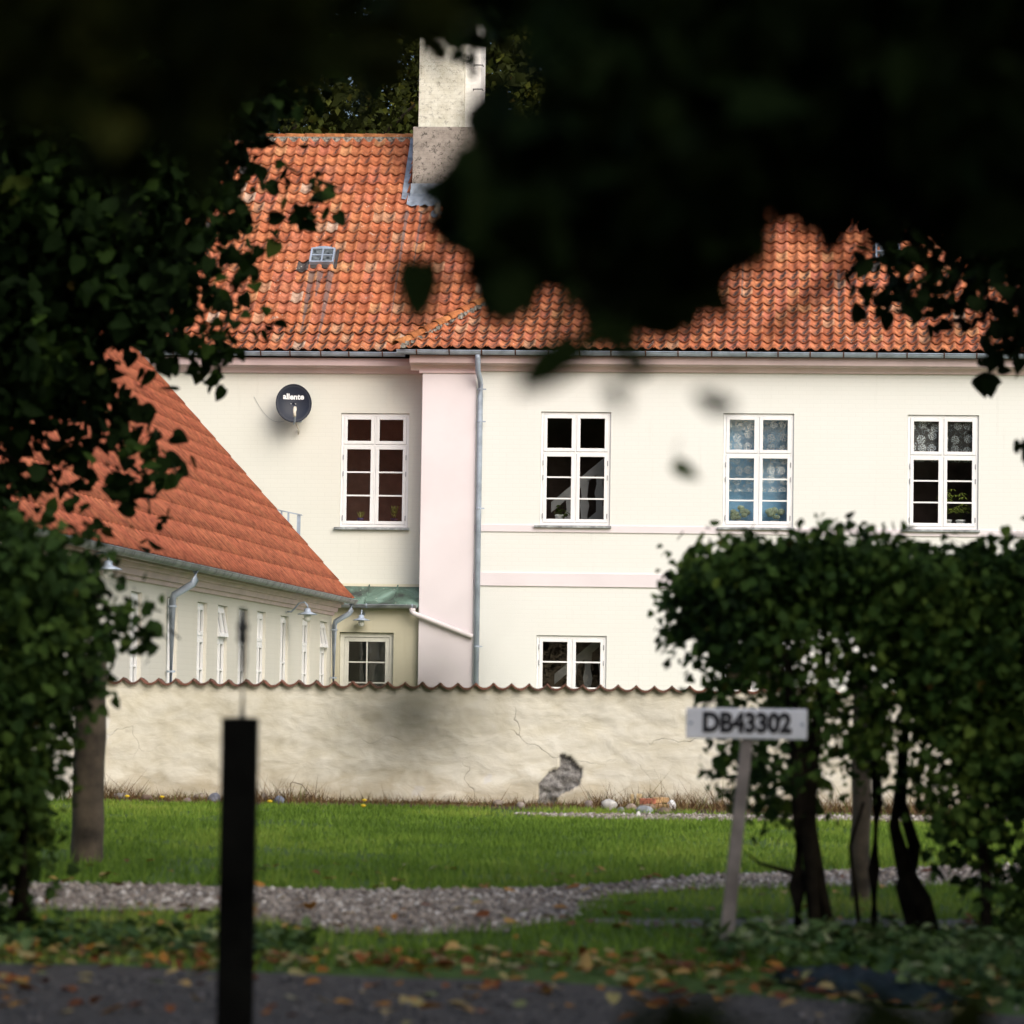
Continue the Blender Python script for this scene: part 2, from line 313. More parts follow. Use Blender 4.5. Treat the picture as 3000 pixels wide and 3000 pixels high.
def lace_mat(name, base_a, col):
    m, n, l, b = new_mat(name); o = objc(n)
    sp = n.new('ShaderNodeSeparateXYZ'); l.new(o, sp.inputs[0]); cb = n.new('ShaderNodeCombineXYZ'); l.new(sp.outputs[0], cb.inputs[0]); l.new(sp.outputs[2], cb.inputs[1])
    v = cb.outputs[0]
    a = n.new('ShaderNodeTexVoronoi'); a.voronoi_dimensions = '2D'; a.inputs['Scale'].default_value = 5.2; a.inputs['Randomness'].default_value = .35; l.new(v, a.inputs['Vector'])
    disc = ramp(n, [(.36, (1, 1, 1)), (.40, (0, 0, 0))]); l.new(a.outputs['Distance'], disc.inputs[0])
    d2 = n.new('ShaderNodeTexVoronoi'); d2.voronoi_dimensions = '2D'; d2.inputs['Scale'].default_value = 52; l.new(v, d2.inputs['Vector'])
    pet = ramp(n, [(.34, (1, 1, 1)), (.46, (0, 0, 0))]); l.new(d2.outputs['Distance'], pet.inputs[0])
    d3 = n.new('ShaderNodeTexNoise'); d3.noise_dimensions = '2D'; d3.inputs['Scale'].default_value = 9; d3.inputs['Detail'].default_value = 1; l.new(v, d3.inputs['Vector'])
    curl = mth(n, l, 'ABSOLUTE', mth(n, l, 'SUBTRACT', d3.outputs[0], .5)); cz = ramp(n, [(.006, (1, 1, 1)), (.014, (0, 0, 0))]); l.new(curl, cz.inputs[0])
    k = mth(n, l, 'MAXIMUM', mth(n, l, 'MULTIPLY', disc.outputs[0], pet.outputs[0]), mth(n, l, 'MULTIPLY', cz.outputs[0], .6))
    al = mth(n, l, 'ADD', mth(n, l, 'MULTIPLY', k, .85), base_a, True)
    b.inputs['Base Color'].default_value = (*col, 1); b.inputs['Roughness'].default_value = .9
    l.new(al, b.inputs['Alpha'])
    return m
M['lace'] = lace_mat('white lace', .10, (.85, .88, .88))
M['reflection'] = plain('pale blue reflection sheet', (.30, .58, .84), .85, var=.06, scale=3)  # sky reflection of the window put into this blue

# ------------------------------------------------------------------ mesh helpers
class MB:
    def __init__(s): s.v = []; s.f = []
    def add(s, vs, fs):
        k = len(s.v); s.v += [tuple(map(float, p)) for p in vs]; s.f += [tuple(i + k for i in f) for f in fs]; return s
    def box(s, x0, x1, y0, y1, z0, z1):
        return s.add([(x0, y0, z0), (x1, y0, z0), (x1, y1, z0), (x0, y1, z0), (x0, y0, z1), (x1, y0, z1), (x1, y1, z1), (x0, y1, z1)],
                     [(0, 3, 2, 1), (4, 5, 6, 7), (0, 1, 5, 4), (1, 2, 6, 5), (2, 3, 7, 6), (3, 0, 4, 7)])
    def tube(s, pts, rs, n=8, cap=True):
        pts = [Vector(p) for p in pts]
        if not hasattr(rs, '__len__'): rs = [rs] * len(pts)
        ring = []; up = Vector((0, 0, 1)); k = len(s.v); vs = []; fs = []
        for i, p in enumerate(pts):
            t = (pts[min(i + 1, len(pts) - 1)] - pts[max(i - 1, 0)]).normalized()
            a = t.cross(up)
            if a.length < 1e-3: a = t.cross(Vector((1, 0, 0)))
            a.normalize(); b = t.cross(a).normalized()
            for j in range(n):
                q = p + (a * math.cos(2 * PI * j / n) + b * math.sin(2 * PI * j / n)) * rs[i]; vs.append(q)
        for i in range(len(pts) - 1):
            for j in range(n):
                fs.append((i * n + j, i * n + (j + 1) % n, (i + 1) * n + (j + 1) % n, (i + 1) * n + j))
        if cap:
            fs.append(tuple(range(n - 1, -1, -1))); fs.append(tuple((len(pts) - 1) * n + j for j in range(n)))
        return s.add(vs, fs)
    def lathe(s, prof, n=16, c=(0, 0, 0), close=False):
        vs = []; fs = []
        for r, z in prof:
            for j in range(n): vs.append((c[0] + r * math.cos(2 * PI * j / n), c[1] + r * math.sin(2 * PI * j / n), c[2] + z))
        for i in range(len(prof) - 1):
            for j in range(n): fs.append((i * n + j, i * n + (j + 1) % n, (i + 1) * n + (j + 1) % n, (i + 1) * n + j))
        if close: fs.append(tuple(range(n - 1, -1, -1))); fs.append(tuple((len(prof) - 1) * n + j for j in range(n)))
        return s.add(vs, fs)
    def extrude_x(s, prof, x0, x1):
        """closed (y, z) outline pushed along x"""
        n = len(prof); vs = [(x0, y, z) for y, z in prof] + [(x1, y, z) for y, z in prof]
        fs = [(i, (i + 1) % n, n + (i + 1) % n, n + i) for i in range(n)] + [tuple(range(n - 1, -1, -1)), tuple(range(n, 2 * n))]
        return s.add(vs, fs)
    def extrude_y(s, prof, y0, y1):
        n = len(prof); vs = [(x, y0, z) for x, z in prof] + [(x, y1, z) for x, z in prof]
        fs = [(i, (i + 1) % n, n + (i + 1) % n, n + i) for i in range(n)] + [tuple(range(n - 1, -1, -1)), tuple(range(n, 2 * n))]
        return s.add(vs, fs)
    def mesh(s, name, smooth=False):
        me = bpy.data.meshes.new(name); me.from_pydata(s.v, [], s.f)
        bm = bmesh.new(); bm.from_mesh(me); bmesh.ops.recalc_face_normals(bm, faces=bm.faces); bm.to_mesh(me); bm.free()
        if smooth: me.polygons.foreach_set('use_smooth', [True] * len(me.polygons))
        me.update(); return me
    def build(s, name, mat, parent=None, smooth=False, off=None, bevel=0):
        me = s.mesh(name, smooth); me.materials.append(M[mat]); o = link(name, me, parent)
        if bevel:
            b = o.modifiers.new('bevel', 'BEVEL'); b.width = bevel; b.segments = 2; b.limit_method = 'ANGLE'
        return o
def link(name, data, parent=None):
    o = bpy.data.objects.new(name, data); COL.objects.link(o)
    if parent is not None: o.parent = parent
    return o
def tag(o, label=None, cat=None, group=None, kind=None):
    if label: o['label'] = label
    if cat: o['category'] = cat
    if group: o['group'] = group
    if kind: o['kind'] = kind
    return o
def empty(name, mat=None, label=None, cat=None, group=None):
    o = link(name, None); o.empty_display_size = .2
    if mat is not None: o.matrix_world = mat
    return tag(o, label, cat, group)
def hempty(name, u, v, z, label, cat, group=None, rz=0):
    return empty(name, HM @ Matrix.Translation((u, v, z)) @ Matrix.Rotation(rz, 4, 'Z'), label, cat, group)
def raw_mesh(name, V, polys_n, idx, attrs=None, mat=None, uv=None, smooth=False):
    """fast mesh from arrays; polys_n: vertex count of each polygon"""
    me = bpy.data.meshes.new(name); V = np.ascontiguousarray(V, np.float32); idx = np.ascontiguousarray(idx, np.int32).ravel()
    me.vertices.add(len(V)); me.vertices.foreach_set('co', V.ravel())
    me.loops.add(len(idx)); me.loops.foreach_set('vertex_index', idx)
    polys_n = np.asarray(polys_n, np.int32); st = np.concatenate([[0], np.cumsum(polys_n)[:-1]]).astype(np.int32)
    me.polygons.add(len(polys_n)); me.polygons.foreach_set('loop_start', st)
    if smooth: me.polygons.foreach_set('use_smooth', np.ones(len(polys_n), bool))
    me.update(calc_edges=True)
    for k, a in (attrs or {}).items():
        at_ = me.attributes.new(k, 'FLOAT', 'POINT'); at_.data.foreach_set('value', np.ascontiguousarray(a, np.float32))
    if uv is not None:
        ul = me.uv_layers.new(name='UVMap'); ul.data.foreach_set('uv', np.ascontiguousarray(uv[idx], np.float32).ravel())
    if mat: me.materials.append(M[mat])
    return me
def text_mesh(txt, size, weight, extr):
    c = bpy.data.curves.new('lettering', 'FONT'); c.body = txt; c.size = size; c.offset = weight; c.extrude = extr
    c.align_x = 'CENTER'; c.align_y = 'CENTER'; c.resolution_u = 4
    o = bpy.data.objects.new('lettering_tmp', c); COL.objects.link(o)
    dg = bpy.context.evaluated_depsgraph_get(); me = bpy.data.meshes.new_from_object(o.evaluated_get(dg))
    bpy.data.objects.remove(o); return me
def wall_sheet(u0, u1, z0, z1, holes, v0, v1):
    """wall between v0 (front) and v1 (back) with rectangular openings"""
    us = sorted({u0, u1, *[h[0] for h in holes], *[h[1] for h in holes]}); zs = sorted({z0, z1, *[h[2] for h in holes], *[h[3] for h in holes]})
    us = [x for x in us if u0 <= x <= u1]; zs = [x for x in zs if z0 <= x <= z1]
    inh = lambda a, b: any(h[0] - 1e-6 <= a <= h[1] + 1e-6 and h[2] - 1e-6 <= b <= h[3] + 1e-6 for h in holes)
    mb = MB()
    for i in range(len(us) - 1):
        for j in range(len(zs) - 1):
            a, b, c, d = us[i], us[i + 1], zs[j], zs[j + 1]
            if inh((a + b) / 2, (c + d) / 2): continue
            mb.add([(a, v0, c), (b, v0, c), (b, v0, d), (a, v0, d)], [(0, 1, 2, 3)])
            mb.add([(a, v1, c), (b, v1, c), (b, v1, d), (a, v1, d)], [(3, 2, 1, 0)])
    for a, b, c, d in [*holes, (u0, u1, z0, z1)]:
        mb.add([(a, v0, c), (b, v0, c), (b, v0, d), (a, v0, d), (a, v1, c), (b, v1, c), (b, v1, d), (a, v1, d)],
               [(0, 1, 5, 4), (1, 2, 6, 5), (2, 3, 7, 6), (3, 0, 4, 7)])
    return mb

# ------------------------------------------------------------------ roof tiles
def tile_profile(t, amp):
    return amp * (0.5 + 0.5 * np.cos(2 * PI * t)) ** 1.35
def tile_geo(wd, ln, amp, thick, lift, nx=9, back=True):
    """one pantile: front edge at y=0, rolls along y; returns V, polys_n, idx, uv"""
    t = np.linspace(-.06, 1.07, nx); h = tile_profile(t, amp); h[-1] = tile_profile(np.array([1.0]), amp)[0] * .72 + .010; h[0] = h[1] * .6
    h = h + np.linspace(-.004, .006, nx)
    x = (t - .5) * wd
    top0 = np.stack([x, np.zeros(nx), h + lift], 1); top1 = np.stack([x, np.full(nx, ln), h * .97], 1)
    bot0 = top0 - np.array([0, -.004, thick])
    V = np.concatenate([top0, top1, bot0]); pn = []; idx = []
    for i in range(nx - 1):
        idx += [i, i + 1, nx + i + 1, nx + i]; pn.append(4)
        idx += [2 * nx + i, 2 * nx + i + 1, i + 1, i]; pn.append(4)
    V = np.concatenate([V, [[x[-1], ln, h[-1] * .97 - thick]]]); e = len(V) - 1
    idx += [nx - 1, 3 * nx - 1, e, 2 * nx - 1]; pn.append(4)
    uv = np.concatenate([np.stack([t, np.zeros(nx)], 1), np.stack([t, np.ones(nx)], 1), np.stack([t, np.zeros(nx)], 1), [[1.07, 1]]])
    return V, pn, idx, uv
class TileSet:
    """places tiles; the chosen ones become objects that share mesh variants, the rest one joined mesh"""
    def __init__(s, geo, mat, rnd_pool, stains=(0, .5, 1.0), name='tile'):
        s.geo = geo; s.mat = mat; s.name = name; s.var = {}; s.rest = []; s.n = 0; s.pool = rnd_pool; s.stains = stains
    def put(s, mtx, stain, parent, single):
        rv = random.choice(s.pool); st = min(s.stains, key=lambda a: abs(a - stain))
        if single:
            k = (rv, st)
            if k not in s.var:
                V, pn, idx, uv = s.geo; s.var[k] = raw_mesh(s.name, V, pn, idx, {'rnd': np.full(len(V), rv), 'stain': np.full(len(V), st)}, s.mat, uv, False)
                s.var[k].polygons.foreach_set('use_smooth', [True] * len(pn))
            o = link(s.name, s.var[k], parent); o.matrix_local = mtx; s.n += 1
        else: s.rest.append((np.array(mtx), rv, stain))
    def finish(s, name, parent):
        if not s.rest: return
        V, pn, idx, uv = s.geo; K = len(s.rest); n = len(V)
        Vs = np.concatenate([V @ m[:3, :3].T + m[:3, 3] for m, _, _ in s.rest])
        ids = (np.asarray(idx)[None] + (np.arange(K) * n)[:, None]).ravel()
        me = raw_mesh(name, Vs, pn * K, ids, {'rnd': np.repeat([r for _, r, _ in s.rest], n), 'stain': np.repeat([q for _, _, q in s.rest], n)}, s.mat, np.tile(uv, (K, 1)), True)
        o = link(name, me, parent); o['kind'] = 'stuff'; s.rest = []
def axes(X, Y, Z, p):
    m = Matrix.Identity(4)
    for i in range(3): m[i][0] = X[i]; m[i][1] = Y[i]; m[i][2] = Z[i]; m[i][3] = p[i]
    return m
# keep-clear outlines (photo px): where foreground foliage hides the roof anyway
def in_poly(x, y, poly):
    x = np.asarray(x, float); y = np.asarray(y, float); r = np.zeros(x.shape, bool); n = len(poly)
    for i in range(n):
        x0, y0 = poly[i]; x1, y1 = poly[(i + 1) % n]
        if y0 == y1: continue
        c = ((y0 > y) != (y1 > y)) & (x < (x1 - x0) * (y - y0) / (y1 - y0) + x0); r ^= c
    return r

# ================================================================== MAIN HOUSE (house frame: u, v, z)
house = empty('manor_house', HM, 'large cream two-storey house with red pantile roof and pink pilaster', 'house')
UL, UR, VB = -9.0, 11.0, 10.1
W1 = (-3.08, -1.88, 4.05, 6.05)
BAYW = [(.48, 1.69, 4.09, 6.05), (3.625, 4.835, 4.09, 6.05), (6.775, 7.985, 4.09, 6.05)]
LOWW = [(.455, 1.665, .85, 2.19), (3.61, 4.82, .85, 2.19), (6.76, 7.97, .85, 2.19)]
wall_sheet(-1.58, UR, 0, 6.98, BAYW + LOWW, 0, .34).build('bay_wall', 'cream', house)
wall_sheet(UL, -1.585, 0, 6.98, [W1, (-3.1, -1.9, .02, 2.4)], .67, 1.0).build('recessed_wall', 'cream_left', house)
mb = MB().box(-1.58, -1.25, .345, 1.0, 0, 6.975); mb.build('return_wall', 'cream', house)
mb = MB().box(UL, UL + .3, 1.005, VB, 0, 6.97).box(UR - .3, UR, .345, VB, 0, 6.97).box(UL + .305, UR - .305, VB - .3, VB, 0, 6.97)
mb.build('outer_wall', 'cream', house)
# gables
g = [(.5, 6.98), (5.2, 11.5), (VB - .1, 6.98)]
mb = MB().extrude_x(g, UL, UL + .3).extrude_x(g, UR - .3, UR); mb.build('gable', 'cream', house)
# inside: floors, ceiling, a cross wall
MB().box(UL + .31, UR - .31, 1.01, VB - .31, 3.2, 3.4).build('floor_slab', 'floor', house)
MB().box(UL + .31, UR - .31, 1.01, VB - .31, 6.7, 6.8).build('ceiling_slab', 'interior', house)
MB().box(UL + .31, UR - .31, 2.4, 2.5, 0, 3.19).box(UL + .31, UR - .31, 2.4, 2.5, 3.41, 6.65).build('cross_wall', 'interior', house)
mb = MB()
for x in (-.3, 2.7, 5.9, 9.2): mb.box(x, x + .12, .36, 2.39, 0, 3.19).box(x, x + .12, .36, 2.39, 3.41, 6.65)
mb.build('partition_wall', 'interior', house)

def cornice(u0, u1, v, parent, mat, ret=True, name='cornice'):
    # profile: soffit step, cove, fascia   (y towards the viewer is negative)
    pr = [(v, 6.99), (v - .27, 6.99), (v - .29, 6.93), (v - .275, 6.86), (v - .20, 6.855), (v - .19, 6.845), (v - .10, 6.83), (v - .06, 6.77), (v - .05, 6.745), (v, 6.74)]
    return MB().extrude_x(pr, u0, u1).build(name, mat, parent)
cornice(-1.79, UR, .002, house, 'pink_d')
cornice(UL, -1.60, .672, house, 'pink_d')
MB().box(-1.585, -.645, -.045, -.002, 0, 6.735).build('pilaster', 'pink', house, bevel=.008)
mb = MB().box(-1.64, -.60, -.075, -.047, 6.70, 6.742); mb.build('pilaster_cap', 'pink_d', house)
mb = MB().box(-.64, UR, -.022, -.001, 3.965, 4.088); mb.build('string_course', 'pink', house, bevel=.006)
mb = MB().box(-.64, UR, -.026, -.001, 3.03, 3.262); mb.build('string_course', 'pink', house, bevel=.006)

# ---- windows
def pane_mb(x0, x1, z0, z1, y):
    return MB().add([(x0, y, z0), (x1, y, z0), (x1, y, z1), (x0, y, z1)], [(0, 1, 2, 3)])
def ring(mb, x0, x1, z0, z1, wd, y0, y1):
    mb.box(x0, x0 + wd, y0, y1, z0, z1).box(x1 - wd, x1, y0, y1, z0, z1)
    mb.box(x0 + wd, x1 - wd, y0 + .0005, y1 - .0005, z1 - wd, z1).box(x0 + wd, x1 - wd, y0 + .0005, y1 - .0005, z0, z0 + wd); return mb
def window(o, v, ztr, bars, parent, hinge=True, skew=0, mat='white', tilt=None, sill='stone_sill', low_bar=True):
    """casement window: outer frame with mullion and transom, four sashes, bars, panes, sill, hinges"""
    u0, u1, z0, z1 = o; fy = v + .035; um = (u0 + u1) / 2
    fr = ring(MB(), u0 + .003, u1 - .003, z0 + .003, z1 - .006, .045, fy, fy + .09)
    fr.box(um - .014, um + .014, fy + .001, fy + .089, z0 + .048, z1 - .051)
    if ztr: fr.box(u0 + .048, um - .0145, fy + .002, fy + .088, ztr - .014, ztr + .014).box(um + .0145, u1 - .048, fy + .002, fy + .088, ztr - .014, ztr + .014)
    w_ = fr.build('window', mat, parent, bevel=.004)
    lights = [(z0 + .05, (ztr - .016) if ztr else z1 - .053, bars)] + ([(ztr + .016, z1 - .053, [])] if ztr else [])
    for a, b in ((u0 + .05, um - .016), (um + .016, u1 - .05)):
        for c, d, bs in lights:
            sy = fy - .012
            sb = ring(MB(), a, b, c, d, .058, sy, sy + .055); sb.build('sash', mat, w_, bevel=.005)
            zz = [c + .058, *bs, d - .058]
            for z in bs: MB().box(a + .058, b - .058, sy + .004, sy + .045, z - .013, z + .013).build('glazing_bar', mat, w_)
            for k in range(len(zz) - 1):
                p0 = zz[k] + (.013 if k else 0); p1 = zz[k + 1] - (.013 if k < len(zz) - 2 else 0)
                pm = MB(); tx = random.uniform(-.004, .004) + skew; tz = random.uniform(-.004, .004); y = sy + .03
                pm.add([(a + .058, y, p0), (b - .058, y + tx, p0), (b - .058, y + tx + tz, p1), (a + .058, y + tz, p1)], [(0, 1, 2, 3)])
                pm.build('pane', 'glass', w_)
    if hinge:
        for x in (u0 + .046, u1 - .052):
            for z in (z0 + .12, z0 + .62 * ((ztr or z1) - z0), z0 + .82 * ((ztr or z1) - z0)):
                MB().tube([(x + .003, fy - .018, z), (x + .003, fy - .018, z + .085)], .009, 6).build('hinge', 'hinge', w_)
    if sill:
        MB().extrude_x([(v - .075, z0 - .045), (v - .075, z0 - .012), (v + .04, z0 + .004), (v + .04, z0 - .045)], u0 - .09, u1 + .03).build('sill', sill, w_)
    MB().box(u0 + .002, u1 - .002, v + .13, v + .42, z0 + .04, z0 + .078).build('inner_sill', mat, w_)
    return w_
window(W1, .67, 5.49, [4.605, 5.015], house, skew=-.015)
for o in BAYW: window(o, 0, 5.35, [4.55, 4.92], house)
for o in LOWW: window(o, 0, None, [1.29, 1.735], house)

# ---- gutters, straps, downpipe
def half_round(u0, u1, v, z, r, parent, mat='zinc', step=.55, n=8, name='gutter'):
    """half-round gutter, open on top, with rolled front bead"""
    pr = [(v + r * math.cos(PI + PI * k / n), z + r * math.sin(PI + PI * k / n)) for k in range(n + 1)]
    inn = [(v + (r - .006) * math.cos(PI + PI * k / n), z + (r - .006) * math.sin(PI + PI * k / n)) for k in range(n, -1, -1)]
    gt = MB().extrude_x(pr + inn, u0, u1); gt.tube([(u0, v - r - .004, z), (u1, v - r - .004, z)], .009, 6)
    g_ = gt.build(name, mat, parent)
    return g_
def straps(u0, u1, v, z, r, parent, step, mat='rust', jit=.04):
    u = u0 + step * .4; me = None
    while u < u1:
        if me is None:
            pts = [(0, (r + .004) * math.cos(PI + PI * k / 6), (r + .004) * math.sin(PI + PI * k / 6)) for k in range(7)]
            mb = MB()
            for k in range(6):
                a, b = pts[k], pts[k + 1]
                mb.add([(-.012, a[1], a[2]), (.012, a[1], a[2]), (.012, b[1], b[2]), (-.012, b[1], b[2])], [(0, 1, 2, 3)])
            mb.box(-.012, .012, -r - .016, -r - .003, -.02, .018)
            me = mb.mesh('strap'); me.materials.append(M[mat])
        o = link('strap', me, parent); o.location = (u + random.uniform(-jit, jit), v, z); u += step
gr = half_round(-2.0, UR, -.40, 7.055, .068, house); straps(-1.85, UR, -.40, 7.055, .068, gr, .56)
gr = half_round(UL, -1.93, .28, 7.075, .066, house); straps(UL + .2, -1.95, .28, 7.075, .066, gr, .52)
dp = MB().tube([(-.60, -.39, 7.0), (-.60, -.375, 6.93), (-.60, -.33, 6.80), (-.60, -.30, 6.72), (-.575, -.16, 6.58), (-.57, -.10, 6.50), (-.57, -.10, 6.3), (-.57, -.10, 0.02)], .047, 12).build('downpipe', 'zinc', house, True)
for z in (6.42, 5.86, 4.36, 1.98): MB().lathe([(.049, -.012), (.056, -.012), (.056, .012), (.049, .012)], 12, (-.57, -.10, z)).box(-.52, -.47, -.115, -.085, z - .01, z + .01).build('pipe_collar', 'zinc', dp)

# ---- roof decks
P0, PM, P1, PR = (.32, 7.10), (.62, 7.31), (.95, 7.575), (5.2, 11.65)
B0, B1 = (-.42, 7.085), (2.01, 8.585)
HIPA, HIPB = (-1.99, B0[0]), (.06, B1[0])
def deck_pt(u, p, dz=-.055): return (u, p[0] + .02, p[1] + dz)
mb = MB()
mb.add([deck_pt(UL - .1, P0), deck_pt(.06, P0), deck_pt(.06, PM), deck_pt(UL - .1, PM)], [(0, 1, 2, 3)])
mb.add([deck_pt(UL - .1, PM), deck_pt(.06, PM), deck_pt(.06, P1), deck_pt(UL - .1, P1)], [(0, 1, 2, 3)])
mb.add([deck_pt(UL - .1, P1), deck_pt(UR + .1, P1), deck_pt(UR + .1, PR), deck_pt(UL - .1, PR)], [(0, 1, 2, 3)])
mb.add([deck_pt(UL - .1, PR), deck_pt(UR + .1, PR), deck_pt(UR + .1, (10.3, 6.95)), deck_pt(UL - .1, (10.3, 6.95))], [(0, 1, 2, 3)])
roof = mb.build('roof', 'soil', house)
mb = MB()
mb.add([deck_pt(HIPA[0] + .1, B0), deck_pt(UR + .1, B0), deck_pt(UR + .1, B1), deck_pt(HIPB[0] + .1, B1)], [(0, 1, 2, 3)])
mb.add([(HIPA[0], B0[0], B0[1] - .02), (HIPA[0], .32, 7.09), (HIPB[0], 2.01, 8.5)], [(0, 1, 2)])
bay_roof = mb.build('bay_roof', 'soil', house)

TW, TG, TL = .205, .303, .37
TGEO = tile_geo(TW, TL, .062, .017, .046)
POOL = [.1, .16, .22, .28, .34, .4, .46, .52, .58, .64, .7, .74, .78, .82, .86, .9, .94]
POOL = POOL * 2 + [.2, .3, .4, .5, .6, .7, .8] * 5 + [0., .985]
ts = TileSet(TGEO, 'tile', POOL); tb = TileSet(TGEO, 'tile', POOL)
def path_at(poly, s):
    for i in range(len(poly) - 1):
        a, b = poly[i], poly[i + 1]; L = math.hypot(b[0] - a[0], b[1] - a[1])
        if s <= L or i == len(poly) - 2:
            t = s / L; return (a[0] + (b[0] - a[0]) * t, a[1] + (b[1] - a[1]) * t), ((b[0] - a[0]) / L, (b[1] - a[1]) / L)
        s -= L
def photo_of(u, v, z):
    x, y, d = to_photo(np.array([hw(u, v, z)])); return float(x[0]), float(y[0])
SHOW_A = [(800, 430), (1210, 430), (1190, 600), (1330, 660), (1300, 740), (1140, 830), (1150, 1020), (700, 1020), (770, 700)]
SHOW_B = [(1300, 1030), (1300, 960), (1560, 920), (1760, 800), (1900, 960), (2180, 800), (2200, 580), (2420, 560), (2480, 700), (2620, 830), (2850, 960), (2850, 1035)]
def chim_zone(u, v): return -2.28 < u < -.98 and v > 3.68
BP = [B0, (1.1, 8.017), (1.5, 8.29), (1.9, 8.59), (2.3, 8.915), (2.7, 9.265), PR]
for i in range(23):
    (v, z), (c, s_) = path_at([P0, PM, P1, PR], max(0, i * TG - .03))
    j = 0; u = UL + .05
    if v > PR[0] - .2: break
    while u < HIPB[0] + .1:
        u += TW
        if v < B1[0] - .12 and u > HIPA[0] - .12 + max(0, (v - .2)) * 1.12: continue
        if chim_zone(u, v + .12): continue
        m = axes((1, 0, 0), (0, c, s_), (0, -s_, c), (u + random.uniform(-.004, .004), v + random.uniform(-.006, .006), z - .02))
        px, py = photo_of(u, v, z); single = bool(in_poly([px], [py], SHOW_A)[0]) and ts.n < 320
        st = (.25 if random.random() < .6 else .6) if i > 2 else random.choice((.3, .8, 1))
        ts.put(m, st, roof, single)
for i in range(28):
    (v, z), (c, s_) = path_at(BP, max(0, i * TG - .01))
    u = UL + .05 + TW * int((HIPA[0] - .2 - UL) / TW)
    if v > PR[0] - .2: break
    while u < UR:
        u += TW
        if chim_zone(u, v + .12) or (v > B1[0] - .1 and u < HIPB[0] + .1): continue
        if u < HIPA[0] + .16 + (min(v, B1[0]) - B0[0]) * (HIPB[0] - HIPA[0]) / (HIPB[1] - HIPA[1]): continue
        m = axes((1, 0, 0), (0, c, s_), (0, -s_, c), (u + random.uniform(-.004, .004), v + random.uniform(-.006, .006), z - .02))
        px, py = photo_of(u, v, z); single = bool(in_poly([px], [py], SHOW_B)[0]) and tb.n < 320
        tb.put(m, (1.0 if random.random() < .75 else .5) if i < 10 else random.choice((.25, .25, .6)), bay_roof, single)
ts.finish('tile_field', roof); tb.finish('tile_field', bay_roof)
# ridge and hip tiles: half-round caps
def cap_geo(r0, r1, ln, th=.02, n=8):
    V = []; 
    for (r, y) in ((r0, 0), (r1, ln), (r0 - th, 0)):
        for k in range(n + 1):
            a = PI * (k / n) * 1.0; V.append((r * math.cos(a), y, r * math.sin(a) * .9))
    idx = []; pn = []
    for k in range(n):
        idx += [k, k + 1, n + 1 + k + 1, n + 1 + k]; pn.append(4); idx += [2 * n + 2 + k, 2 * n + 2 + k + 1, k + 1, k]; pn.append(4)
    V = np.array(V); uv = np.zeros((len(V), 2)); uv[:, 0] = .2
    return V, pn, idx, uv
rt = TileSet(cap_geo(.105, .09, .42), 'hip', [.1, .3, .5, .7, .9], (0,), 'ridge_tile')
u = UL
while u < UR - .4:
    if not (-2.5 < u < -.95):
        rt.put(axes((0, -1, 0), (1, 0, random.uniform(-.01, .01)), (0, 0, 1), (u, PR[0], PR[1] - .02)), 0, roof, -7.5 < u < 4)
    u += .38
rt.finish('ridge_cap_run', roof)
MB().box(UL, UR, PR[0] - .13, PR[0] + .13, PR[1] - .16, PR[1] - .015).build('ridge_mortar', 'mortar', roof)
ha = Vector((HIPA[0], B0[0], B0[1] + .02)); hb = Vector((HIPB[0] + .02, HIPB[1], 8.56)); hd = (hb - ha); hl = hd.length; hd.normalize()
hx = hd.cross(Vector((0, 0, 1))).normalized(); hz = hx.cross(hd).normalized()
ht = TileSet(cap_geo(.12, .075, .40), 'hip', [.1, .4, .7, 1], (0, 1), 'hip_tile')
k = 0
while k * .335 < hl:
    p = ha + hd * (k * .335); ht.put(axes(hx, hd, hz, p + hz * .035), 0, bay_roof, True); k += 1
mb = MB()
for k in range(60):
    p = ha + hd * (hl * random.random()) + hx * random.uniform(.07, .14); r = random.uniform(.012, .05)
    mb.box(p.x - r, p.x + r, p.y - .05, p.y + .05, p.z - .03, p.z + random.uniform(.01, .05))
mb.build('hip_mortar', 'mortar', bay_roof)['kind'] = 'stuff'

# ---- chimney
CV = 3.78
ch = MB().box(-2.24, -1.02, CV, CV + 1.35, 9.6, 11.62); chim = ch.build('chimney', 'chim_base', house, bevel=.015)
MB().box(-2.15, -1.31, CV + .07, CV + 1.2, 11.622, 13.9).build('shaft', 'chim_shaft', chim, bevel=.01)
MB().box(-1.312, -1.02, CV + .30, CV + 1.25, 11.60, 13.88).build('shaft', 'chim_white', chim, bevel=.01)
MB().box(-2.24, -.98, CV - .03, CV + 1.28, 13.9, 14.05).build('chimney_cap', 'chim_base', chim)
for z in (11.9, 12.35, 12.8, 13.25, 13.7): MB().tube([(-1.15, CV + .31, z), (-1.15, CV + .17, z), (-.98, CV + .17, z), (-.98, CV + .31, z)], .011, 6).build('step_iron', 'steel', chim)
mb = MB().box(-2.26, -1.0, CV - .02, CV - .002, 10.05, 10.56)
mb.build('lead_upstand', 'lead', chim)
mb = MB(); n = 24
for k in range(n + 1):
    u = -2.30 + 1.34 * k / n; wv = .018 * math.cos(k * 2.1); lip = .05 * math.cos(k * 1.05)
    mb.v += [(u, CV - .005, 10.38), (u, CV - .10, 10.31 + wv), (u, CV - .30 - lip * .4, 10.11 + wv + lip * .1)]
mb.f += [(3 * k + a, 3 * k + 3 + a, 3 * k + 4 + a, 3 * k + 1 + a) for k in range(n) for a in (0, 1)]
mb.build('lead_apron', 'lead', chim, True)
mb = MB()
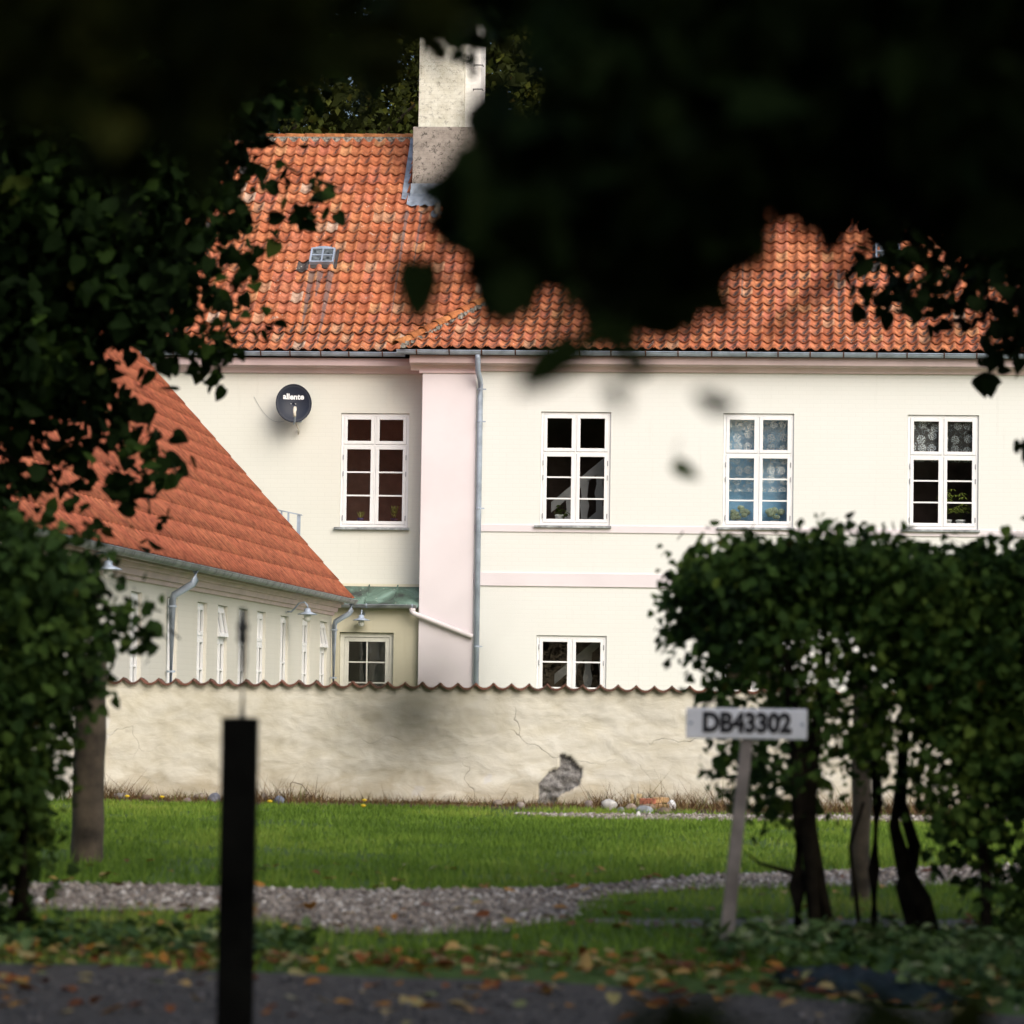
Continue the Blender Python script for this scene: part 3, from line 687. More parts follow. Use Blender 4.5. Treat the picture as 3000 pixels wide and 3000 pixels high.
for k in range(5):
    v0 = CV - .12 + k * .27; z0 = 7.575 + .959 * (v0 - .95)
    mb.add([(-2.262, v0, z0 - .05), (-2.262, v0 + .32, z0 + .26), (-2.262, v0 + .32, z0 + .46), (-2.262, v0, z0 + .22)], [(0, 1, 2, 3)])
    mb.add([(-2.262, v0, z0 + .06), (-2.262, v0 + .32, z0 + .37), (-2.42, v0 + .32, z0 + .40), (-2.42, v0, z0 + .09)], [(0, 1, 2, 3)])
mb.build('lead_soaker', 'lead', chim)
# vent stub below the chimney
vp = MB().tube([(-1.72, 3.42, 9.86), (-1.72, 3.36, 10.02), (-1.715, 3.36, 10.14)], .065, 12).build('vent_pipe', 'plastic', house, True)
mb = MB(); 
for k in range(13):
    a = 2 * PI * k / 12; r = .13 + .03 * math.sin(k * 2.7)
    mb.v += [(-1.72 + .066 * math.cos(a), 3.37 + .06 * math.sin(a), 9.98 + .05 * math.sin(a)), (-1.72 + r * math.cos(a), 3.36 + r * .75 * math.sin(a), 9.95 + r * .72 * math.sin(a))]
mb.f += [(2 * k, 2 * k + 1, 2 * k + 3, 2 * k + 2) for k in range(12)]
mb.build('lead_collar', 'lead', vp)
# ---- cast iron skylights
def skylight(u, v, z, wd, ln, name_mat):
    c, s_ = .717, .697; root = link('skylight', None, house)
    root.matrix_local = axes((1, 0, 0), (0, c, s_), (0, -s_, c), (u, v, z + .05)); root.empty_display_size = .1
    MB().box(-wd / 2 - .05, wd / 2 + .06, -ln / 2 - .09, ln / 2 + .05, .0, .035).build('flashing', 'flash_dark', root)
    fr = ring(MB(), -wd / 2, wd / 2, 0, 1, .03, 0, 1)
    mb = MB(); y0, y1 = -ln / 2, ln / 2
    mb.box(-wd / 2, -wd / 2 + .03, y0, y1, .036, .11).box(wd / 2 - .03, wd / 2, y0, y1, .036, .11).box(-wd / 2 + .03, wd / 2 - .03, y0, y0 + .03, .036, .109)
    n = 8                                                        # arched top bar
    for k in range(n):
        a, b = -wd / 2 + .03 + (wd - .06) * k / n, -wd / 2 + .03 + (wd - .06) * (k + 1) / n
        mb.box(a, b, y1 - .03, y1 + .05 * math.sin(PI * (k + .5) / n), .036, .109)
    mb.build('frame', 'zinc', root)
    MB().box(-.014, .014, y0 + .03, y1 - .03, .08, .106).build('glazing_bar', 'zinc', root)
    MB().box(-wd / 2 + .03, -.0145, -.012, .012, .08, .105).box(.0145, wd / 2 - .03, -.012, .012, .08, .105).build('glazing_bar', 'zinc', root)
    for a, b in ((-wd / 2 + .03, -.014), (.014, wd / 2 - .03)):
        for p, q in ((y0 + .03, -.012), (.012, y1 - .03)):
            MB().box(a, b, p, q, .075, .082).build('pane', name_mat, root)
skylight(-3.69, 2.39, 8.92, .44, .42, 'skyglass')
skylight(6.48, 2.55, 9.07, .44, .42, 'skyglass')

# ---- entrance porch in the recess
PV = .10
DOOR = (-2.97, -2.03, .02, 2.2)
pw = wall_sheet(-5.2, -1.60, 0, 2.62, [DOOR], PV, .30).build('porch_wall', 'porch', house)
MB().extrude_x([(.668, 3.03), (.668, 2.99), (-.03, 2.64), (-.03, 2.69)], -5.25, -1.59).build('porch_roof', 'copper', house)
for u in (-5.0, -4.5, -4.0, -3.5, -3.02, -2.53, -2.03): MB().extrude_x([(.667, 3.031), (.667, 3.058), (-.025, 2.718), (-.025, 2.692)], u - .012, u + .012).build('roof_seam', 'copper', house)
MB().extrude_x([(.668, 3.06), (.655, 3.06), (.62, 3.012), (.668, 3.034)], -5.2, -1.6).build('roof_flashing', 'porch', house)
pg = half_round(-5.2, -1.62, -.09, 2.675, .058, house, 'zinc_dark'); straps(-5, -1.7, -.09, 2.675, .058, pg, .75, 'zinc')
pp = MB().tube([(-1.69, -.10, 2.61), (-1.70, -.115, 2.56), (-1.66, -.115, 2.53), (-.64, -.105, 2.15)], [.05, .05, .045, .042], 10).build('waste_pipe', 'pink', house, True)
MB().lathe([(.046, -.02), (.055, -.02), (.055, .02), (.046, .02)], 10, (-1.69, -.105, 2.60)).build('pipe_collar', 'pink', pp)
dr = ring(MB(), -2.967, -2.033, .03, 2.19, .075, PV + .07, PV + .16).build('door', 'white_dirty', house, bevel=.004)
ring(MB(), -2.89, -2.11, .06, 2.11, .07, PV + .085, PV + .135).build('door_leaf', 'white_dirty', dr, bevel=.004)
MB().box(-2.511, -2.489, PV + .09, PV + .13, .98, 2.04).build('glazing_bar', 'white_dirty', dr)
for z in (1.33, 1.685): MB().box(-2.82, -2.512, PV + .091, PV + .129, z - .011, z + .011).box(-2.488, -2.18, PV + .091, PV + .129, z - .011, z + .011).build('glazing_bar', 'white_dirty', dr)
MB().box(-2.82, -2.18, PV + .092, PV + .128, .13, .98).build('door_panel', 'white_dirty', dr)
for a, b in ((-2.82, -2.511), (-2.489, -2.18)):
    for c, d in ((.98, 1.319), (1.341, 1.674), (1.696, 2.04)): pane_mb(a, b, c, d, PV + .11).build('pane', 'glass', dr)
MB().box(-3.12, -3.10, .305, .668, 0, 2.5).box(-1.9, -1.88, .305, .668, 0, 2.5).box(-3.1, -1.9, .305, .668, 2.41, 2.45).build('porch_lining', 'interior', house)

# ================================================================== LOW WING on the left
WU, WE = -2.87, -2.55
V0, V1 = -1.75, -27.0
wing = empty('low_wing', HM, 'long low cream wing with smooth red tile roof and slot windows', 'building')
WW = [(-19.8, -19.1), (-17.35, -16.65), (-15.18, -14.42), (-13.55, -12.74), (-11.77, -10.95), (-10.05, -9.2), (-7.72, -6.85), (-5.32, -4.4), (-3.21, -2.3)]
WZ = (.5, 2.32)
# wall facing the yard: built along v with openings, thickness towards -u
holes = [(a, b, *WZ) for a, b in WW]; holes[6] = (WW[6][0], WW[6][1], .05, 2.31)
mb = wall_sheet(V1, V0, 0, 2.68, holes, 0, .34)
mb.v = [(WU - y, x, z) for x, y, z in mb.v]
mb.build('yard_wall', 'wing_wall', wing)
RH = 8.6; RUN = (RH - 2.74) / 1.105; WRU = WE - RUN
gp = [(WU - .345, 0), (WU - .345, 2.66), (WRU, RH - .35), (2 * WRU - WU + .3, 2.66), (2 * WRU - WU + .3, 0)]
MB().extrude_y(gp, V0 - .3, V0).build('gable_wall', 'wing_wall', wing)
MB().extrude_y(gp, V1, V1 + .3).build('gable_wall', 'wing_wall', wing)
MB().box(2 * WRU - WU, 2 * WRU - WU + .3, V1 + .305, V0 - .305, 0, 2.66).build('rear_wall', 'wing_wall', wing)
MB().box(WU - 2.2, WU - 2.1, V1 + .31, V0 - .31, 0, 2.6).build('cross_wall', 'interior', wing)
MB().box(2 * WRU - WU + .31, WU - .35, V1 + .31, V0 - .31, 2.55, 2.62).build('ceiling_slab', 'interior', wing)
pr = [(WU + .001, 2.70), (WU + .20, 2.70), (WU + .20, 2.635), (WU + .155, 2.63), (WU + .145, 2.575), (WU + .10, 2.57), (WU + .09, 2.50), (WU + .045, 2.495), (WU + .035, 2.445), (WU + .001, 2.44)]
MB().extrude_y(pr, V1, V0 + .02).build('cornice', 'pink_d', wing)
def slot_window(a, b, parent, kind):
    z0, z1 = (WZ if kind != 'door' else (.05, 2.31)); fu = WU - .05; m = (a + b) / 2; q = MB(); f = .042
    for v0, v1 in ((a + .004, a + f), (b - f, b - .004), (m - .02, m + .02)): q.box(fu - .06, fu, v0, v1, z0 + .004, z1 - .006)
    for v0, v1 in ((a + f + .0005, m - .0205), (m + .0205, b - f - .0005)):
        q.box(fu - .06, fu, v0, v1, z1 - .05, z1 - .006).box(fu - .06, fu, v0, v1, z0 + .004, z0 + .05)
        if kind != 'door': q.box(fu - .06, fu, v0, v1, 1.85, 1.89)
    w_ = q.build('window' if kind != 'door' else 'door', 'white', parent)
    segs = [(z0 + .052, 1.848), (1.892, z1 - .052)] if kind != 'door' else [(z0 + .052, z1 - .052)]
    g = .042; yf = fu + .010
    for v0, v1 in ((a + f + .002, m - .022), (m + .022, b - f - .002)):
        for k, (c, d) in enumerate(segs):
            sm = MB()
            for p0, p1 in ((v0, v0 + g), (v1 - g, v1)): sm.box(yf - .05, yf, p0, p1, c, d)
            sm.box(yf - .05, yf - .0005, v0 + g, v1 - g, c, c + .05).box(yf - .05, yf - .0005, v0 + g, v1 - g, d - .05, d)
            x_ = yf - .028; pm = MB().add([(x_, v0 + g, c + .05), (x_, v1 - g, c + .05), (x_, v1 - g, d - .05), (x_, v0 + g, d - .05)], [(0, 1, 2, 3)])
            bars = [1.1, 1.6] if kind == 'door' else [1.45] if k == 0 else []
            parts = [(sm, 'sash', 'white'), (pm, 'pane', 'glass_wing')] + [(MB().box(yf - .04, yf - .004, v0 + g, v1 - g, z - .011, z + .011), 'glazing_bar', 'white') for z in bars]
            if kind == 'ajar' and k == 1:                        # top-hung sash pushed out at its foot
                th = math.radians(11)
                for x, _, _ in parts: x.v = [(yf + (p[0] - yf) * math.cos(th) - (p[2] - d) * math.sin(th), p[1], d + (p[0] - yf) * math.sin(th) + (p[2] - d) * math.cos(th)) for p in x.v]
            for x, nm, mt in parts: x.build(nm, mt, w_)
    MB().box(WU - .045, WU + .03, a - .02, b + .02, z0 - .05, z0 - .003).build('sill', 'stone_sill', w_)
for k, (a, b) in enumerate(WW): slot_window(a, b, wing, 'door' if k == 6 else 'ajar' if k in (3, 8) else 'plain')
# gutter along the eave (runs in v)
def half_round_v(u, v0, v1, z, r, parent, mat):
    n = 8; pr = [(u + r * math.cos(PI + PI * k / n), z + r * math.sin(PI + PI * k / n)) for k in range(n + 1)]
    inn = [(u + (r - .006) * math.cos(PI + PI * k / n), z + (r - .006) * math.sin(PI + PI * k / n)) for k in range(n, -1, -1)]
    m_ = MB().extrude_y(pr + inn, v0, v1); m_.tube([(u + r + .004, v0, z), (u + r + .004, v1, z)], .009, 6)
    return m_.build('gutter', mat, parent)
wg = half_round_v(WE + .03, V1, V0 + .12, 2.705, .07, wing, 'zinc_dark')
mb = MB()
for k in range(7):
    a = PI + PI * k / 6; mb.v += [(.075 * math.cos(a), -.012, .075 * math.sin(a)), (.075 * math.cos(a), .012, .075 * math.sin(a))]
mb.f = [(2 * k, 2 * k + 1, 2 * k + 3, 2 * k + 2) for k in range(6)]
sme = mb.mesh('strap'); sme.materials.append(M['steel'])
v = V1 + .2
while v < V0 + .1:
    o = link('strap', sme, wg); o.location = (WE + .03, v, 2.705); v += .62
for vv in (-17.45, -1.95):
    d_ = MB().tube([(WE + .03, vv, 2.65), (WE + .03, vv, 2.53), (WE - .0, vv, 2.48), (WU + .09, vv - .0, 2.34), (WU + .07, vv, 2.27), (WU + .07, vv, .02)], .045, 10).build('downpipe', 'zinc', wing, True)
    for z in (2.2, 1.4): MB().lathe([(.046, -.012), (.054, -.012), (.054, .012), (.046, .012)], 10, (WU + .07, vv, z)).build('pipe_collar', 'zinc', d_)
# roof deck + tiles
sl = math.hypot(RUN, RH - 2.74); wc, wsn = RUN / sl, (RH - 2.74) / sl
mb = MB().add([(WE + .0, V1 - .1, 2.70), (WE + .0, V0 + .06, 2.70), (WRU, V0 + .06, RH - .04), (WRU, V1 - .1, RH - .04)], [(0, 1, 2, 3)])
mb.add([(WRU, V1 - .1, RH - .04), (WRU, V0 + .06, RH - .04), (2 * WRU - WE, V0 + .06, 2.70), (2 * WRU - WE, V1 - .1, 2.70)], [(0, 1, 2, 3)])
wroof = mb.build('roof', 'brick_red', wing)
WGEO = tile_geo(.27, .46, .012, .012, .016)
wt = TileSet(WGEO, 'wing_tile', [.05, .2, .35, .5, .65, .8, .95], (0,))
WGA = .398
for i in range(int(sl / WGA)):
    s0 = i * WGA - .02; band = random.random()
    v = V0 + .05 - .135
    while v > V1:
        u = WE - s0 * wc; z = 2.74 + s0 * wsn
        m = axes((0, 1, 0), (-wc, 0, wsn), (wsn, 0, wc), (u + .01, v, z))
        px, py = photo_of(u, v, z); wt.put(m, 0, wroof, -16 < v and 350 < px < 1030 and py > 1000 and wt.n < 320)
        v -= .27
wt.finish('tile_field', wroof)
wr = TileSet(cap_geo(.12, .10, .42), 'wing_tile', [.3, .6], (0,), 'ridge_tile')
v = V1
while v < V0: wr.put(axes((1, 0, 0), (0, 1, 0), (0, 0, 1), (WRU, v, RH - .02)), 0, wroof, v > -8); v += .39
wr.finish('ridge_cap_run', wroof)

# ================================================================== THINGS ON AND IN THE HOUSES
# ---- satellite dish
t = hempty('satellite_dish', -3.88, .67, 6.18, 'dark blue-grey satellite dish with white lettering on upper cream wall', 'satellite dish')
DR = Matrix.Translation((0, -.34, 0)) @ Matrix.Rotation(math.radians(14), 4, 'Z') @ Matrix.Rotation(math.radians(-8), 4, 'X')
def dish_v(a, r): return DR @ Vector((.305 * r * math.cos(a), -.03 + .085 * (1 - r * r), .335 * r * math.sin(a)))
mb = MB(); nr, na = 8, 40
for i in range(nr + 1):
    for j in range(na): mb.v.append(tuple(dish_v(2 * PI * j / na, max(.001, i / nr))))
for i in range(nr):
    for j in range(na): mb.f.append((i * na + j, i * na + (j + 1) % na, (i + 1) * na + (j + 1) % na, (i + 1) * na + j))
o = mb.build('reflector', 'dish', t, True); sol = o.modifiers.new('thickness', 'SOLIDIFY'); sol.thickness = .012; sol.offset = -1
rim = [dish_v(2 * PI * j / 40, 1.0) for j in range(41)]
MB().tube(rim, .012, 6, False).build('rim', 'dish', t, True)
me = text_mesh('allente', .135, .0045, .002); me.materials.append(M['letter'])
o = link('lettering', me, t)
# wrap the lettering onto the bowl
for v in me.vertices:
    x, y = v.co.x * 1.02, v.co.y + .125; rr = (x / .305) ** 2 + (y / .335) ** 2
    q = DR @ Vector((x, -.03 + .085 * (1 - rr) - .005 - v.co.z, y)); v.co = q
arm = [DR @ Vector((0, .02, -.36)), DR @ Vector((0, -.20, -.37)), DR @ Vector((-.02, -.42, -.28))]
MB().tube(arm, .014, 8).build('feed_arm', 'zinc', t)
p = DR @ Vector((-.03, -.44, -.25)); MB().tube([p + Vector((0, .06, .09)), p + Vector((0, .03, .05)), p, p + Vector((.01, -.03, -.08))], [.026, .034, .028, .024], 10).build('receiver', 'plastic', t, True)
for x, z in ((-.04, .0), (.04, 0), (.03, -.26)):
    q = DR @ Vector((x, -.03 + .085 * (1 - (x / .305) ** 2 - (z / .335) ** 2) - .006, z)); MB().lathe([(.001, 0), (.009, 0), (.009, .008), (.001, .008)], 8, q).build('bolt', 'letter', t)
MB().tube([(0.02, 0, -.22), (.02, -.20, -.22), (.02, -.24, -.05)], .022, 8).box(-.06, .10, -.012, -.001, -.30, -.14).build('wall_bracket', 'zinc', t)
MB().tube([(.03, -.24, -.33), (.08, -.16, -.46), (.06, -.10, -.52), (.03, -.03, -.44)], .011, 8).build('cable_loop', 'plastic', t, True)
pts = []
for k in range(15):
    s_ = k / 14; pts.append((-.20 - .55 * s_, -.008, -.28 - .02 * math.sin(PI * s_) * 3 + .42 * s_ * s_))
MB().tube(pts, .0025, 5).build('cable', 'zinc_dark', t)
# ---- barn lamps
def wall_lamp(mtx, label, reach, straight):
    t = empty('wall_lamp', mtx, label, 'lamp', 'galvanised barn lamps on the cream walls')
    MB().lathe([(.001, -.02), (.04, -.02), (.04, .0), (.001, .0)], 12).build('wall_plate', 'zinc', t)
    o = t.children[0]; o.rotation_euler = (PI / 2, 0, 0)
    if straight: pts = [(0, -.02, 0), (0, -.10, .05), (0, -reach * .8, .06), (0, -reach, .0), (0, -reach, -.05)]
    else: pts = [(0, -.02, 0), (0, -.08, .0), (0, -reach * .4, .05), (0, -reach * .6, .13), (0, -reach * .85, .15), (0, -reach, .10), (0, -reach, .03)]
    MB().tube(pts, .013, 8).build('arm', 'zinc', t, True)
    z = pts[-1][2]; c = (0, -reach, z)
    MB().lathe([(.02, .03), (.045, .02), (.05, -.02), (.06, -.03), (.155, -.065), (.15, -.072), (.055, -.04), (.03, -.03)], 24, c).build('shade', 'zinc', t, True)
    MB().lathe([(.04, -.04), (.052, -.07), (.054, -.13), (.04, -.165), (.015, -.178), (.001, -.18)], 16, c).build('glass_jar', 'bulb', t, True)
LW = HM @ Matrix.Translation((WU, -7.16, 2.38)) @ Matrix.Rotation(PI / 2, 4, 'Z')
wall_lamp(LW, 'swan-neck barn lamp reaching out from low wing above slot windows', .33, False)
wall_lamp(HM @ Matrix.Translation((WU, -22.9, 2.50)) @ Matrix.Rotation(PI / 2, 4, 'Z'), 'barn lamp on near end of low wing, half hidden by bush', .33, False)
wall_lamp(HM @ Matrix.Translation((-2.57, PV, 2.52)), 'straight-armed barn lamp above the porch door under copper roof', .22, True)
# ---- stair-head railing behind the wing roof
t = hempty('stair_railing', -4.2, -.75, 3.0, 'grey flat-bar railing beside upper cream wall behind low roof verge', 'railing')
MB().extrude_y([(-.9, 1.50), (.66, 1.185), (.66, 1.165), (-.9, 1.48)], -.02, .02).build('top_rail', 'zinc', t)
for x in (-.8, -.62, -.44, -.26, -.08, .10, .20, .30, .42, .60):
    wd = .03 if x in (.60, .10, -.44) else .016
    MB().box(x - wd, x + wd, -.008, .008, -.6, 1.50 - .315 * (x + .9) / 1.56 - .02).build('baluster', 'zinc', t)
MB().box(-2.2, .63, .02, .70, -.72, -.62).build('landing', 'zinc_dark', t)
for x in (-1.8, .55): MB().box(x - .03, x + .03, .03, .09, -3.0, -.72).build('post', 'zinc', t)

# ---- curtains, and a blue sheet for the sky reflection
def curtain(u0, u1, z0, z1, v, mat, name, label, cat, wav=.012):
    mb = MB(); n = 60
    for k in range(n + 1):
        u = u0 + (u1 - u0) * k / n; y = wav * math.sin(k * .9) + wav * .5 * math.sin(k * 2.3); mb.v += [(u - u0, y, z0 - z1), (u - u0, y, 0)]
    mb.f = [(2 * k, 2 * k + 2, 2 * k + 3, 2 * k + 1) for k in range(n)]
    me = mb.mesh(name, True); me.materials.append(M[mat]); o = link(name, me); o.matrix_world = HM @ Matrix.Translation((u0, v, z1)); tag(o, label, cat); return o
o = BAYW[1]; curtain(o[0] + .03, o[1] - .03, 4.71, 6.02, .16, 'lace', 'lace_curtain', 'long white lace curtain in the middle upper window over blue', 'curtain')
curtain(o[0] - .1, o[1] + .1, 4.0, 6.05, .38, 'reflection', 'sky_reflection', 'pale blue sheet as sky reflection filling the middle upper window of right facade', 'reflection', .002)  # added sheet, coloured as the sky mirrored in this window
o = BAYW[2]; curtain(o[0] + .03, o[1] - .03, 5.25, 6.02, .16, 'lace', 'lace_curtain', 'short white lace valance in the rightmost upper window', 'curtain')
# ---- potted plants on the window boards
def leafblade(mb, base, d, ln, wd, bend=.3, up=(0, 0, 1)):
    d = Vector(d).normalized(); s_ = d.cross(Vector(up))
    if s_.length < .01: s_ = Vector((1, 0, 0))
    s_.normalize(); base = Vector(base); n_ = s_.cross(d).normalized()
    p = [base, base + d * ln * .3 + s_ * wd * .5, base + d * ln * .65 + s_ * wd * .45 - Vector((0, 0, bend * ln * .25)), base + d * ln - Vector((0, 0, bend * ln * .6)),
         base + d * ln * .65 - s_ * wd * .45 - Vector((0, 0, bend * ln * .25)), base + d * ln * .3 - s_ * wd * .5]
    mb.add(p, [(0, 1, 2, 3), (0, 3, 4, 5)])
def pot(t, r, h, mat):
    MB().lathe([(.001, 0), (r * .72, 0), (r * .9, h * .72), (r, h * .72), (r, h), (r * .88, h), (r * .85, h * .8), (.001, h * .8)], 16).build('pot', mat, t, True)
def rdir(lo=.2, hi=1.2): 
    a = random.uniform(0, 2 * PI); return (math.cos(a), math.sin(a) * .8, random.uniform(lo, hi))
t = hempty('potted_plant', -2.74, .67 + .25, 4.13, 'small spiky plant in blue pot in window left of pink pilaster', 'potted plant')
pot(t, .065, .09, 'pot_blue'); mb = MB()
for k in range(9): leafblade(mb, (0, 0, .07), rdir(.5, 2), .19, .022, .1)
mb.build('foliage', 'plant_y', t)
t = hempty('potted_plant', -2.15, .67 + .25, 4.13, 'bushy upright plant in dark pot, right pane beside pink pilaster', 'potted plant')
pot(t, .065, .09, 'pot_blue'); mb = MB()
for k in range(26): leafblade(mb, (random.uniform(-.04, .04), random.uniform(-.03, .03), .07 + random.uniform(0, .12)), rdir(1.2, 4), .17, .03, .05)
mb.build('foliage', 'plant_y', t)
t = hempty('potted_plant', .80, .25, 4.17, 'trailing green plant in white pot on sill nearest the downpipe', 'potted plant')
pot(t, .075, .115, 'pot_white'); mb = MB()
for k in range(34):
    a = random.uniform(0, 1); x = a * .34 * random.uniform(.2, 1) - .04; z = .12 + .16 * random.random() * (1 - a * .8) - a * .05
    leafblade(mb, (x, random.uniform(-.05, .05), z), rdir(-.4, .8), .085, .07, .4)
mb.tube([(0, 0, .09), (.05, 0, .20), (.14, -.02, .15), (.26, -.02, .08)], .008, 6)
mb.build('foliage', 'plant', t)
for u, lab in ((3.93, 'left pale green succulent in front of the blue sky reflection'), (4.52, 'right pale green succulent in front of the blue sky reflection')):
    t = hempty('succulent_plant', u, .25, 4.17, lab, 'potted plant'); pot(t, .075, .05, 'pot_white'); mb = MB()
    for k in range(16):
        x = random.uniform(-.13, .13); z = random.uniform(.07, .26) * (1 - abs(x) * 2.2); r = random.uniform(.04, .062); c = (x, random.uniform(-.06, .0), z + .02)
        mb.lathe([(r * math.sin(PI * q / 5) + .0005, -r * .8 * math.cos(PI * q / 5)) for q in range(6)], 8, c)
    mb.build('foliage', 'plant_p', t, True)
for u, h, lab in ((7.47, .62, 'left umbrella-leaved plant in white pot, rightmost upper window'), (7.70, .55, 'right umbrella-leaved plant in white pot, rightmost upper window')):
    t = hempty('potted_plant', u, .27, 4.17, lab, 'potted plant'); pot(t, .085, .10, 'pot_white')
    st = MB().tube([(0, 0, .06), (.01, 0, h * .5), (-.01, 0, h)], .008, 6); st.build('stem', 'plant', t)
    mb = MB()
    for k in range(20):
        z = random.choice((random.uniform(.22, .34), random.uniform(h * .65, h * 1.02))); a = random.uniform(0, 2 * PI); r = random.uniform(.03, .16)
        c = Vector((r * math.cos(a), r * .6 * math.sin(a), z))
        for q in range(7):
            b = 2 * PI * q / 7 + random.uniform(-.2, .2); leafblade(mb, c, (math.cos(b), math.sin(b), .1), random.uniform(.08, .11), .034, .9)
    mb.build('foliage', 'plant_y', t)
# ---- staircase seen through the glass
def banister(u, z, label, flip=1):
    t = hempty('stair_banister', u, .85, z, label, 'banister')
    sl = .86; L = 1.5
    MB().extrude_y([(0, .50), (L, .50 + L * sl), (L, .68 + L * sl), (0, .68)], -.03, .03).build('handrail', 'stair', t)
    MB().extrude_y([(.3, -.28), (L, .0 - .28 + (L - .3) * sl), (L, -.0 + (L - .3) * sl + .1), (.3, .1)], -.02, .02).build('stringer', 'stair', t)
    for x in (.32, .58, .84, 1.1, 1.36):
        z0 = (x - .3) * sl; z1 = .50 + x * sl
        MB().add([(x + a, y, zz) for zz, hw_ in ((z0, .055), (z0 + (z1 - z0) * .3, .055), (z0 + (z1 - z0) * .5, .085), (z0 + (z1 - z0) * .72, .05), (z1 + .05, .075)) for a in (-hw_, hw_) for y in (-.015, .015)],
                 [(4 * i + a, 4 * i + b, 4 * i + 4 + b, 4 * i + 4 + a) for i in range(4) for a, b in ((0, 1), (1, 3), (3, 2), (2, 0))]).build('baluster', 'stair', t)
banister(.62, 3.85, 'white fretwork stair banister inside the upper window by downpipe')
banister(.72, .85, 'white fretwork stair banister inside the ground-floor window')

# ================================================================== GARDEN WALL
GV = -22.2
GU0, GU1 = -2.86, 9.6
wallm = HM @ Matrix.Translation((0, GV, 0))
gwall = empty('garden_wall', wallm, 'low cracked cream rendered garden wall with tile coping and grey patch', 'wall')
HOLE = [(2.307, .572), (2.40, .545), (2.452, .512), (2.535, .403), (2.529, .311), (2.475, .218), (2.347, .124), (2.255, .049), (2.19, -.05), (2.06, -.05), (2.071, .05), (2.085, .12), (2.123, .249), (2.159, .323), (2.295, .399), (2.286, .473)]
CW = .193
def cop(u): 
    t_ = ((u - GU0) / CW) % 1.0
    return .056 * (1 - np.sin(PI * t_)) ** 1.15
def vnoise(x, y, seed):
    """smooth lattice noise"""
    xi = np.floor(x).astype(int); yi = np.floor(y).astype(int); fx = x - xi; fy = y - yi
    fx = fx * fx * (3 - 2 * fx); fy = fy * fy * (3 - 2 * fy)
    def h(a, b): 
        k = (a * 374761393 + b * 668265263 + seed * 974711) & 0x7fffffff; k = (k ^ (k >> 13)) * 1274126177 & 0x7fffffff; return ((k ^ (k >> 16)) & 0xffff) / 65535.0
    return (h(xi, yi) * (1 - fx) + h(xi + 1, yi) * fx) * (1 - fy) + (h(xi, yi + 1) * (1 - fx) + h(xi + 1, yi + 1) * fx) * fy
nu, nz_ = 620, 56
uu = np.linspace(GU0, GU1, nu); tt = np.linspace(0, 1, nz_); U, T = np.meshgrid(uu, tt)
Z = -.05 + T * (1.238 + .05 + cop(U) * T ** 8)
DY = (vnoise(U * 1.1, Z * 2.0, 3) - .5) * .05 + (vnoise(U * 4, Z * 7, 5) - .5) * .022 + (vnoise(U * 14, Z * 20, 8) - .5) * .008
jx = (vnoise(U * 9, Z * 9, 21) - .5) * .07; jz = (vnoise(U * 9, Z * 9, 22) - .5) * .07
H = in_poly(U + jx, Z + jz, HOLE).astype(float)
rough = (vnoise(U * 11, Z * 22, 31) - .5) * .06 + (vnoise(U * 30, Z * 45, 32) - .5) * .035
DY = DY + H * (.045 + rough)
V = np.stack([U, DY, Z], -1).reshape(-1, 3)
ii = (np.arange(nz_ - 1)[:, None] * nu + np.arange(nu - 1)[None]).ravel()
idx = np.stack([ii, ii + 1, ii + nu + 1, ii + nu], 1)
me = raw_mesh('render_face', V, np.full(len(idx), 4), idx, {'hole': H.ravel()}, 'render', None, True); link('render_face', me, gwall)
MB().box(GU0, GU1, .17, .30, -.05, 1.235).build('masonry', 'render', gwall)
CGEO_V, cpn, cidx, cuv = [], [], [], []
nx = 11; tx = np.linspace(0, 1, nx); hx_ = .056 * (1 - np.sin(PI * tx)) ** 1.15; xs = (tx) * CW
Vc = np.concatenate([np.stack([xs, np.full(nx, -.055), hx_ + .028 - .012], 1), np.stack([xs, np.full(nx, .16), hx_ + .004], 1), np.stack([xs, np.full(nx, -.05), hx_ + .001 - .012], 1), np.stack([xs, np.full(nx, .38), hx_ - .03], 1)])
for k in range(nx - 1):
    cidx += [k, k + 1, nx + k + 1, nx + k]; cpn.append(4); cidx += [2 * nx + k, 2 * nx + k + 1, k + 1, k]; cpn.append(4); cidx += [nx + k, nx + k + 1, 3 * nx + k + 1, 3 * nx + k]; cpn.append(4)
cuv = np.concatenate([np.stack([tx, np.zeros(nx)], 1), np.stack([tx, np.ones(nx)], 1), np.stack([tx, np.zeros(nx)], 1), np.stack([tx, np.ones(nx)], 1)])
ct = TileSet((Vc, cpn, cidx, cuv), 'coping', [.1, .3, .5, .7, .9], (0, .5, 1), 'coping_tile')
k = 0
while GU0 + (k + 1) * CW < GU1 + .1:
    ct.put(Matrix.Translation((GU0 + k * CW + random.uniform(-.003, .003), random.uniform(-.012, .008), 1.238 + random.uniform(-.004, .004))) @ Matrix.Rotation(random.uniform(-.025, .025), 4, 'Y'), random.choice((0, .5, 1)), gwall, True); k += 1

